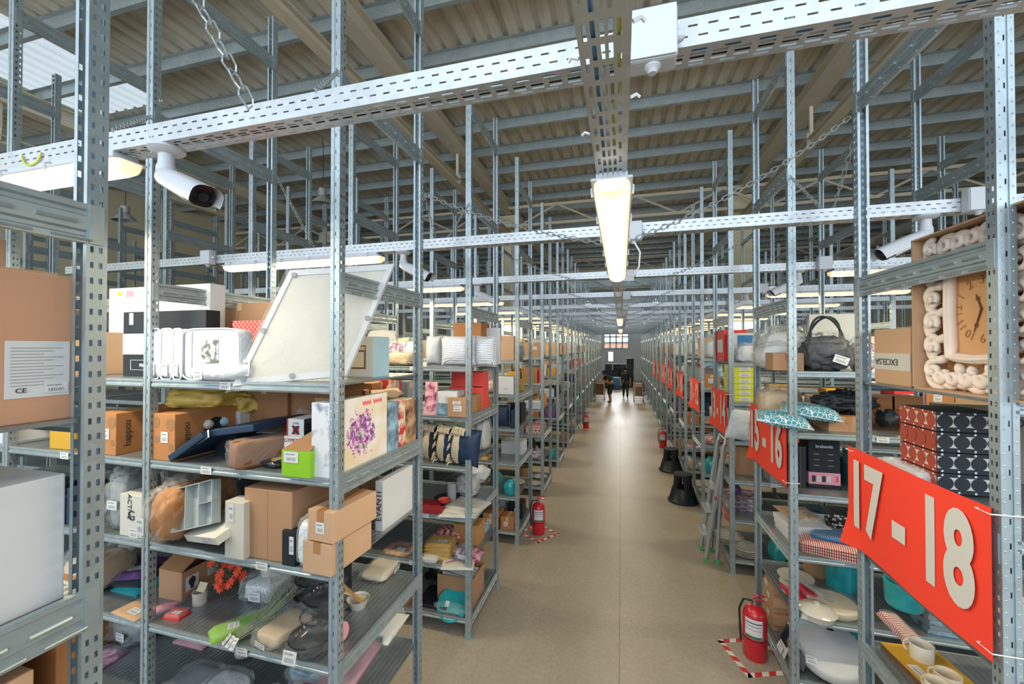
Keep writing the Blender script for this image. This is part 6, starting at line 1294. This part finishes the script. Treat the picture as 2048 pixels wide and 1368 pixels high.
def person(loc, rz, label, sc, pose, cloth):
    """pose gives the joint positions; the person faces -Y"""
    t = thing('person', label, 'person', loc, (0, 0, rz)); t.scale = (sc, sc, sc); J = pose
    def limb(names, rs, m, nm, sub=2, start=None):
        js = [(J[n], r) for n, r in zip(names, rs)]; return obj(nm, skin_mesh(js, [(i, i+1) for i in range(len(js)-1)], m, sub), t)
    # one continuous body
    order = ['pelvis', 'waist', 'chest', 'neck', 'headlow', 'head', 'crown']; rad = [.13, (.135, .11), (.155, .12), .055, .075, .095, .06]
    js = [(J[n], r) for n, r in zip(order, rad)]; ed = [(i, i+1) for i in range(6)]
    for s in 'LR':
        base = len(js); js += [(J['sh'+s], .06), (J['el'+s], .042), (J['wr'+s], .028), (J['pa'+s], (.038, .02))]; ed += [(2, base), (base, base+1), (base+1, base+2), (base+2, base+3)]
        p = J['pa'+s]; d = (Vector(p)-Vector(J['wr'+s])).normalized()
        sx = Vector((1, 0, 0)); sx = (sx-d*sx.dot(d)).normalized()
        for q, (o_, ln) in enumerate(((-.03, .055), (-.01, .07), (.01, .075), (.03, .06))):
            bs = len(js); r0 = Vector(p)+sx*o_+d*.02; js += [(r0, .010), (r0+d*ln*.6, .009), (r0+d*ln+Vector((0, 0, -.015)), .008)]; ed += [(base+3, bs), (bs, bs+1), (bs+1, bs+2)]
        bs = len(js); js += [(Vector(J['wr'+s]).lerp(Vector(p), .6)+sx*(.04 if s == 'R' else -.04), .011), (Vector(p)+sx*(.055 if s == 'R' else -.055)+d*.03, .009)]; ed += [(base+2, bs), (bs, bs+1)]
        base = len(js); js += [(J['hip'+s], .095), (J['kn'+s], .06), (J['an'+s], .04), (J['to'+s], (.035, .03))]; ed += [(0, base), (base, base+1), (base+1, base+2), (base+2, base+3)]
    obj('body', skin_mesh(js, ed, 'skin', 2), t)
    # clothes
    js = [(J['waist'], (.155, .13)), (J['chest'], (.175, .14)), (J['neck'], .075)]; ed = [(0, 1), (1, 2)]; js.append((J['pelvis'], (.16, .14))); ed.append((0, 3))
    for s in 'LR': bs = len(js); js += [(J['sh'+s], .078), (Vector(J['sh'+s]).lerp(Vector(J['el'+s]), .75), .062)]; ed += [(1, bs), (bs, bs+1)]
    obj('shirt', skin_mesh(js, ed, cloth[0], 2), t)
    js = [(J['pelvis'], (.145, .13))]; ed = []
    for s in 'LR':
        bs = len(js); k = Vector(J['kn'+s])
        if cloth[2]: js += [(J['hip'+s], .11), (k, .09), (k.lerp(Vector(J['an'+s]), .08), .088)]; ed += [(0, bs), (bs, bs+1), (bs+1, bs+2)]
        else: js += [(J['hip'+s], .11), (k, .075), (J['an'+s], .058)]; ed += [(0, bs), (bs, bs+1), (bs+1, bs+2)]
    obj('shorts' if cloth[2] else 'trousers', skin_mesh(js, ed, cloth[1], 2), t)
    for s in 'LR': a, q = Vector(J['an'+s]), Vector(J['to'+s]); obj('shoe', skin_mesh([(a-Vector((0, 0, .02)), .05), (a.lerp(q, .5)-Vector((0, 0, .01)), .045), (q, (.045, .035))], [(0, 1), (1, 2)], 'shoe_dark', 2), t)
    h, c = Vector(J['head']), Vector(J['crown']); up = (c-h).normalized(); fw = Vector(J['face']).normalized(); sd = up.cross(fw).normalized()
    obj('hair', skin_mesh([(h+up*.03-fw*.03, .098), (c+up*.005-fw*.01, .082), (h-up*.04-fw*.05, .07)], [(0, 1), (0, 2)], 'hair_dark', 2), t)
    for e_ in (-1, 1):
        b = MB(); b.lathe([(0, 0), (.010, 0), (0, .006)], 'eye_dark', 10, T=Matrix.Translation(h+fw*.088+sd*.033*e_+up*.01) @ fw.to_track_quat('Z', 'Y').to_matrix().to_4x4(), cap=False); obj('eye', b.mesh('e'), t)
        obj('ear', superell(.02, .035, .055, 'skin', 1, 10, 8, fl=1), t, h+sd*.092*e_-up*.03-Vector((0, .015, 0)))
    b = MB(); b.tube([h+fw*.085+up*.01, h+fw*.115-up*.022], [.009, .015], 'skin', 8); obj('nose', b.mesh('n', smooth='all'), t)
    b = MB(); b.tube([h+fw*.088-up*.05+sd*.022, h+fw*.096-up*.05, h+fw*.088-up*.05-sd*.022], .005, 'dred', 6); obj('mouth', b.mesh('n'), t)
    return t
walk = dict(pelvis=(0, 0, .93), waist=(0, .0, 1.10), chest=(0, -.02, 1.32), neck=(0, -.05, 1.49), headlow=(0, -.08, 1.56), head=(0, -.10, 1.63), crown=(0, -.085, 1.71), face=(0, -1, -.45),
    shL=(.19, 0, 1.42), elL=(.27, .02, 1.14), wrL=(.27, -.08, .90), paL=(.26, -.10, .82), shR=(-.19, 0, 1.42), elR=(-.28, .02, 1.15), wrR=(-.27, -.06, .92), paR=(-.25, -.09, .83),
    hipL=(.10, 0, .88), knL=(.10, -.10, .50), anL=(.10, -.12, .09), toL=(.11, -.27, .04), hipR=(-.10, 0, .88), knR=(-.10, .06, .49), anR=(-.10, .20, .11), toR=(-.10, .06, .04))
bend = dict(pelvis=(0, .06, .92), waist=(0, .02, 1.08), chest=(0, -.10, 1.28), neck=(0, -.21, 1.43), headlow=(0, -.27, 1.48), head=(0, -.31, 1.53), crown=(0, -.29, 1.62), face=(0, -1, -.8),
    shL=(.18, -.14, 1.37), elL=(.25, -.25, 1.13), wrL=(.14, -.46, 1.12), paL=(.10, -.54, 1.13), shR=(-.18, -.14, 1.37), elR=(-.25, -.28, 1.14), wrR=(-.12, -.48, 1.14), paR=(-.08, -.56, 1.15),
    hipL=(.10, .05, .87), knL=(.12, -.02, .49), anL=(.13, .03, .09), toL=(.15, -.12, .04), hipR=(-.10, .05, .87), knR=(-.12, .02, .49), anR=(-.15, .10, .09), toR=(-.17, -.05, .04))
P = onZ(1251, 797, 0); person((P.x, P.y, 0), .05, 'person in navy T-shirt and dark trousers walking towards the camera, head bowed', 1.0, walk, ('navy_cloth', 'dark_cloth', False))
P = onZ(1219, 806, 0); person((P.x, P.y, 0), -1.1, 'person in dark top, tan waist bag and dark shorts bending over the wire trolley', 1.03, bend, ('dark_cloth', 'navy_cloth', True)); pp = [o for o in C.objects if o.get('category') == 'person'][-1]; obj('waist_bag', superell(.40, .34, .26, 'ochre_cloth', .7, 20, 12, .05, 3), pp, (0, -.14, .93))
mat('cart_wire', '7d868a', .4, .6)
def trolley(P, rz, label):
    t = thing('wire_trolley', label, 'trolley', (P.x, P.y, 0), (0, 0, rz), 'wire picking trolleys'); w, d, h0, h1 = .56, .85, .36, 1.02; b = MB()
    for i in range(9):
        z = h0+(h1-h0)*i/8; b.tube([(-w/2, 0, z), (w/2, 0, z), (w/2, d, z), (-w/2, d, z)], .004, 'cart_wire', 4, closed=True)
    for i in range(12):
        x = -w/2+w*i/11; b.tube([(x, 0, h1), (x, 0, h0), (x, d, h0), (x, d, h1)], .004, 'cart_wire', 4); y = d*i/11; b.tube([(-w/2, y, h1), (-w/2, y, h0), (w/2, y, h0), (w/2, y, h1)], .004, 'cart_wire', 4)
    obj('wire_basket', b.mesh('b'), t); b = MB(); b.tube([(-w/2, d, h1), (-w/2, d+.1, h1+.06), (w/2, d+.1, h1+.06), (w/2, d, h1)], .014, 'black', 8); obj('push_handle', b.mesh('h'), t)
    b = MB(); b.tube([(-w/2+.03, .05, .12), (w/2-.03, .05, .12), (w/2-.03, d-.05, .12), (-w/2+.03, d-.05, .12)], .014, 'cart_wire', 8, closed=True)
    for x in (-w/2+.03, w/2-.03):
        for y in (.05, d-.05): b.tube([(x, y, .12), (x, y, h0)], .012, 'cart_wire', 6)
    obj('chassis', b.mesh('c'), t)
    for x in (-w/2+.03, w/2-.03):
        for y in (.05, d-.05):
            q = MB(); q.lathe([(0, -.015), (.06, -.015), (.06, .015), (0, .015)], 'black_rubber', 16, T=Matrix.Translation((x, y, .06)) @ Matrix.Rotation(math.pi/2, 4, 'Y')); obj('wheel', q.mesh('w'), t)
    return t
Pt = onZ(1278, 806, 0); trolley(Pt, .0, 'wire trolley loaded with goods beside the walking person')
put('carton', 'brown carton carried in the trolley beside the walking person', 'carton', carton(.36, .4, .5, 'kraft', 'tan_tape'), (Pt.x, Pt.y+.1, .37)); put('carton', 'red-topped carton at the rear of the same trolley', 'carton', carton(.34, .26, .6, 'stripe_rb', None), (Pt.x, Pt.y+.53, .37))
Pt = onZ(1199, 803, 0); trolley(Pt, .0, 'wire trolley loaded with goods in front of the bending person')
put('carton', 'brown carton on the trolley in front of the bending person', 'carton', carton(.4, .5, .6, 'kraft_dark', 'tan_tape'), (Pt.x, Pt.y+.1, .37))
# far end of the aisle
random.seed(31)
k_ = 0
for i in range(7):
    for j in range(random.choice((4, 5, 5)) if i < 4 else 2):
        put('plastic_crate', 'dark plastic crate, %s in the %s stack at the end of the hall' % (['bottom', 'second', 'third', 'fourth', 'top'][j], ORD[i+1]), 'crate', (lambda w, d, h, m: carton(w, d, h, m, None))(.5, .5, .42, ['dark', 'black', 'navy'][(i+j) % 3]), (-.95+.5*(i % 4)+.1*random.random(), 31.0-1.2*(i//4)+.05*j, .43*j), .1*math.sin(i*3+j), 'dark crates at the end of the hall')
for i in range(1): put('blue_barrel', ['blue plastic drum in front of the dark crates', 'second blue drum by the crates'][i], 'drum', lathe_item([(0, 0), (.26, 0), (.28, .03), (.28, .3), (.29, .32), (.28, .34), (.28, .8), (.25, .85), (0, .86)], 'blue'), (-.35+.62*i, 28.9, 0))
w0 = onY(1216, 722, WY); w1 = onY(1227, 704, WY); b = MB(); b.box(w0.x, w1.x, WY-.06, WY-.02, w0.z, w1.z, 'window_daylight'); wn = struct('window_2', b.mesh('w')); b = MB()
for x in (w0.x, w1.x): b.box(x-.03, x+.03, WY-.08, WY-.01, w0.z, w1.z, 'galvanized')
struct('window_frame', b.mesh('w'), parent=wn)
# ------------------------------------------------------------------ the rest of the goods, rack by rack
KINDS = {}
def K(key, name, desc, cat, size, f): KINDS[key] = (name, desc, cat, size, f)
def Kc(key, desc, m, size, cat='carton', **kw): K(key, 'carton' if cat == 'carton' else 'packing_box', desc, cat, size, carton(*size, m, **kw))
Kc('c1', 'brown taped carton', 'kraft', (.34, .34, .30), stick=[(.3, .6, .08, .06)]); Kc('c2', 'pale brown carton', 'kraft_light', (.40, .36, .34), tape='tan_tape'); Kc('c3', 'dark brown carton', 'kraft_dark', (.30, .34, .26), tape='tan_tape'); Kc('c4', 'orange-brown carton', 'kraft_orange', (.26, .30, .22), stick=[(-.2, .5, .08, .08)])
Kc('b1', 'plain white box', 'white', (.30, .30, .34), 'box', tape=None, stick=[(0, .3, .1, .06)], seam=False); Kc('b2', 'grey box', 'midgrey', (.24, .28, .30), 'box', tape=None, seam=False); Kc('b3', 'black box', 'black', (.26, .26, .28), 'box', tape=None, stick=[(.2, .5, .08, .08)], seam=False)
Kc('b4', 'red box', 'red', (.26, .24, .26), 'box', tape=None, seam=False, stick=[(0, .4, .12, .1)]); Kc('b5', 'yellow box', 'ochre', (.24, .24, .22), 'box', tape=None, seam=False); Kc('b6', 'sky blue box', 'skyblue', (.28, .24, .3), 'box', tape=None, seam=False, stick=[(0, .6, .1, .08)])
K('p1', 'pillow_bag', 'white pillow in a clear bag', 'pillow', (.44, .2, .34), bagged(.44, .2, .34, 'quilt_white', 'clear_film', 2)); K('p2', 'cushion', 'beige cushion', 'cushion', (.40, .16, .38), cushion(.40, .16, .38, 'beige', 'cream')); K('p3', 'cushion', 'navy cushion', 'cushion', (.38, .16, .36), cushion(.38, .16, .36, 'navy', 'white')); K('p4', 'cushion', 'grey cushion', 'cushion', (.38, .18, .38), cushion(.38, .18, .38, 'lightgrey', 'white'))
K('g1', 'plastic_bag', 'grey plastic-wrapped bundle', 'bag', (.34, .3, .26), bagged(.34, .3, .26, 'midgrey', 'clear_film', 3)); K('g2', 'plastic_bag', 'beige plastic-wrapped bundle', 'bag', (.32, .3, .24), bagged(.32, .3, .24, 'beige', 'clear_film', 4)); K('g3', 'plastic_bag', 'clear bag of coloured toys', 'bag', (.30, .3, .2), bagged(.30, .3, .2, 'photo_mix', 'clear_film', 5)); K('g4', 'plastic_bag', 'purple foil bag', 'bag', (.24, .24, .22), bagged(.24, .24, .22, 'foil', 'clear_film', 6))
K('t1', 'folded_textile', 'pile of folded white linen', 'textile', (.38, .34, .20), sheaf(.38, .34, .20, 'quilt_white', 6, 'white')); K('t2', 'folded_textile', 'pile of folded blue-grey cloth', 'textile', (.34, .30, .18), sheaf(.34, .30, .18, 'photo_cool', 5, 'midgrey')); K('t3', 'folded_textile', 'pile of folded plaid cloth', 'textile', (.34, .3, .16), sheaf(.34, .3, .16, 'plaid', 5, 'cream'))
K('f1', 'flat_packet', 'flat printed packet', 'packet', (.32, .28, .03), packet(.32, .28, .03, 'photo_warm', 'clear_film')); K('f2', 'flat_packet', 'flat yellow packet', 'packet', (.30, .28, .035), packet(.30, .28, .035, 'ochre', 'clear_film')); K('f3', 'flat_packet', 'flat pink packet', 'packet', (.30, .3, .03), packet(.30, .3, .03, 'photo_pink', 'clear_film'))
K('o1', 'plate', 'white plate', 'plate', (.34, .34, .04), lathe_item(sc_prof(PLATE, .17), 'ceramic')); K('o2', 'bowl', 'dark bowl', 'bowl', (.28, .28, .1), lathe_item(sc_prof(BOWL, .14), 'smoke_glass')); K('o3', 'vase', 'white vase', 'vase', (.2, .2, .3), lathe_item([(0, 0), (.06, 0), (.10, .07), (.09, .16), (.04, .22), (.05, .28), (.045, .28), (.03, .22), (0, .2)], 'ceramic')); K('o4', 'basket', 'wicker basket', 'basket', (.3, .3, .2), lathe_item([(0, 0), (.12, 0), (.15, .2), (.14, .2), (.11, .01), (0, .01)], 'wicker')); K('o5', 'lantern', 'dark metal lantern', 'lantern', (.18, .18, .32), lathe_item([(0, 0), (.09, 0), (.09, .02), (.07, .03), (.07, .2), (.09, .22), (.03, .28), (.02, .31), (0, .31)], 'dark')); K('o6', 'teal_jar', 'teal glazed jar', 'jar', (.22, .22, .24), lathe_item([(0, 0), (.08, 0), (.11, .08), (.1, .18), (.06, .22), (.05, .24), (0, .24)], 'glazed_teal')); K('o7', 'bottle', 'purple glass bottle', 'bottle', (.12, .12, .3), lathe_item([(0, 0), (.05, 0), (.055, .02), (.055, .18), (.02, .23), (.02, .3), (0, .3)], 'purple'))
K('k1', 'picture', 'printed canvas picture', 'picture', (.36, .08, .40), leaning(.36, .40, .025, 'photo_cool', .08, 'white')); K('k2', 'picture', 'framed red and cream picture', 'picture', (.32, .08, .36), leaning(.32, .36, .02, 'photo_mix', .08, 'white'))
K('s1', 'book', 'white-spined book', 'book', (.05, .22, .3), carton(.05, .22, .3, 'white', None, seam=False)); K('s2', 'book', 'red-spined book', 'book', (.045, .22, .28), carton(.045, .22, .28, 'red', None, seam=False)); K('s3', 'book', 'navy-spined book', 'book', (.05, .22, .26), carton(.05, .22, .26, 'navy', None, seam=False))
PROTO = {}; COUNT = {}
def spawn(key, x, y, z, rz, sc, label, group):
    name, desc, cat, size, f = KINDS[key]; label = label.replace('first from the aisle', 'closest to the aisle')
    if key not in PROTO: o = thing(name, label, cat); f(o); PROTO[key] = o
    else: o = copy_tree(PROTO[key]); o['label'] = label
    o['group'] = group; o.location = (x, y, z); o.rotation_euler = (0, 0, rz); o.scale = sc if isinstance(sc, tuple) else (sc, sc, sc); return o
LW = ['bottom', 'second', 'third', 'fourth', 'fifth', 'top']
THEME = {5: ['c1', 'c2', 'p1', 'p2', 'c3', 'b1', 'g1', 'c1', 'p4', 'b6', 'c2'], 4: ['c1', 'b1', 'b4', 'g2', 'c4', 'k1', 'b5', 'b2', 'c3', 's1', 's2'], 3: ['c4', 'p3', 't1', 'b3', 'k2', 'g1', 't2', 's1', 's3', 'b2'], 2: ['t1', 'o2', 'g3', 't3', 'f2', 'b2', 'o3', 'o7', 'c4', 'g2'], 1: ['f1', 'f2', 'g4', 't2', 'o1', 'o6', 'f3', 'g3', 'o5', 'c3'], 0: ['c3', 'o1', 'g1', 'o4', 'b3', 'o6', 'c4', 'g2', 'o2']}
def fill(side, k, lv, bay, nrows, seed, dens=1.0, xmax=None, x0=.04, levels_ok=True):
    """set goods out along a shelf, starting at the aisle end; nrows deep"""
    random.seed(seed*977+k*31+lv*7+bay*131+(5 if side > 0 else 0)); Y = rowY(side, k); X0 = XL if side < 0 else XR
    sd = 'left' if side < 0 else 'right'
    for r in range(nrows):
        x = bay*W+x0+random.uniform(0, .03); n = 0; yb_ = .02+r*(D-.06)/nrows
        lim = (bay+1)*W-.04 if xmax is None else bay*W+xmax
        while x < lim-.1:
            key = random.choice(THEME[lv]); name, desc, cat, (w, d, h), f = KINDS[key]; s = random.uniform(.82, 1.12)
            dd = (D-.06)/nrows-.02; sy = min(s, dd/d); sz = min(s*random.uniform(.85, 1.1), .44/h) if lv < 5 else s
            if x+w*s > lim: break
            if random.random() < dens:
                n += 1; xc = X0+side*(x+w*s/2); rz = random.uniform(-.06, .06); y = Y+yb_+random.uniform(0, .02)
                lab = '%s, %s from the aisle, %s, %s shelf, %s %s rack' % (desc, ORD[n+int(bay*4)], ['front', 'back', 'rear'][r], LW[lv], ORD[k+1], sd)
                if side > 0 or True: spawn(key, xc, y, TOP[lv]+.001, rz, (s, sy, sz), lab, 'goods on the %s %s rack' % (ORD[k+1], sd))
            x += w*s+random.uniform(.01, .05)
# left racks
for lv in range(6): fill(-1, 0, lv, 1, 1, 3, .95, 1.3, .75 if lv in (3, 4, 5) else .6)
for lv in (3, 4, 5): fill(-1, 0, lv, 2, 1, 3, .9)
for lv in range(6): fill(-1, 1, lv, 0, 1, 4, .85, None, .72 if lv < 5 else 1.05)
for lv in (4, 5): fill(-1, 1, lv, 1, 1, 4, .8)
SP = {2: .9, 3: .85, 4: .85, 5: .85}
for k in range(2, 15):
    far = k > 6
    for lv in range(6):
        empty = (k in (3, 4) and lv in (1, 3) and False)
        fill(-1, k, lv, 0, 2 if not far else 1, 5, .9 if not far else .8, .95 if not far else .75)
        if k == 1: continue
    if k < 4: fill(-1, k, 5, 1, 1, 6, .7)
# right racks
for lv in range(6): fill(1, 1, lv, 0, 1, 7, .9, None, .95 if lv in (1, 2, 3, 4) else 1.0)
for lv in (4, 5): fill(1, 1, lv, 1, 1, 7, .85)
for lv in range(6): fill(1, 2, lv, 0, 1, 8, .85, None, .45)
for lv in (4, 5): fill(1, 2, lv, 1, 1, 8, .8)
for k in range(3, 15):
    far = k > 6
    for lv in range(6): fill(1, k, lv, 0, 2 if not far else 1, 9, .88 if not far else .8, 1.0 if not far else .75)
    if k < 5: fill(1, k, 5, 1, 1, 10, .7)
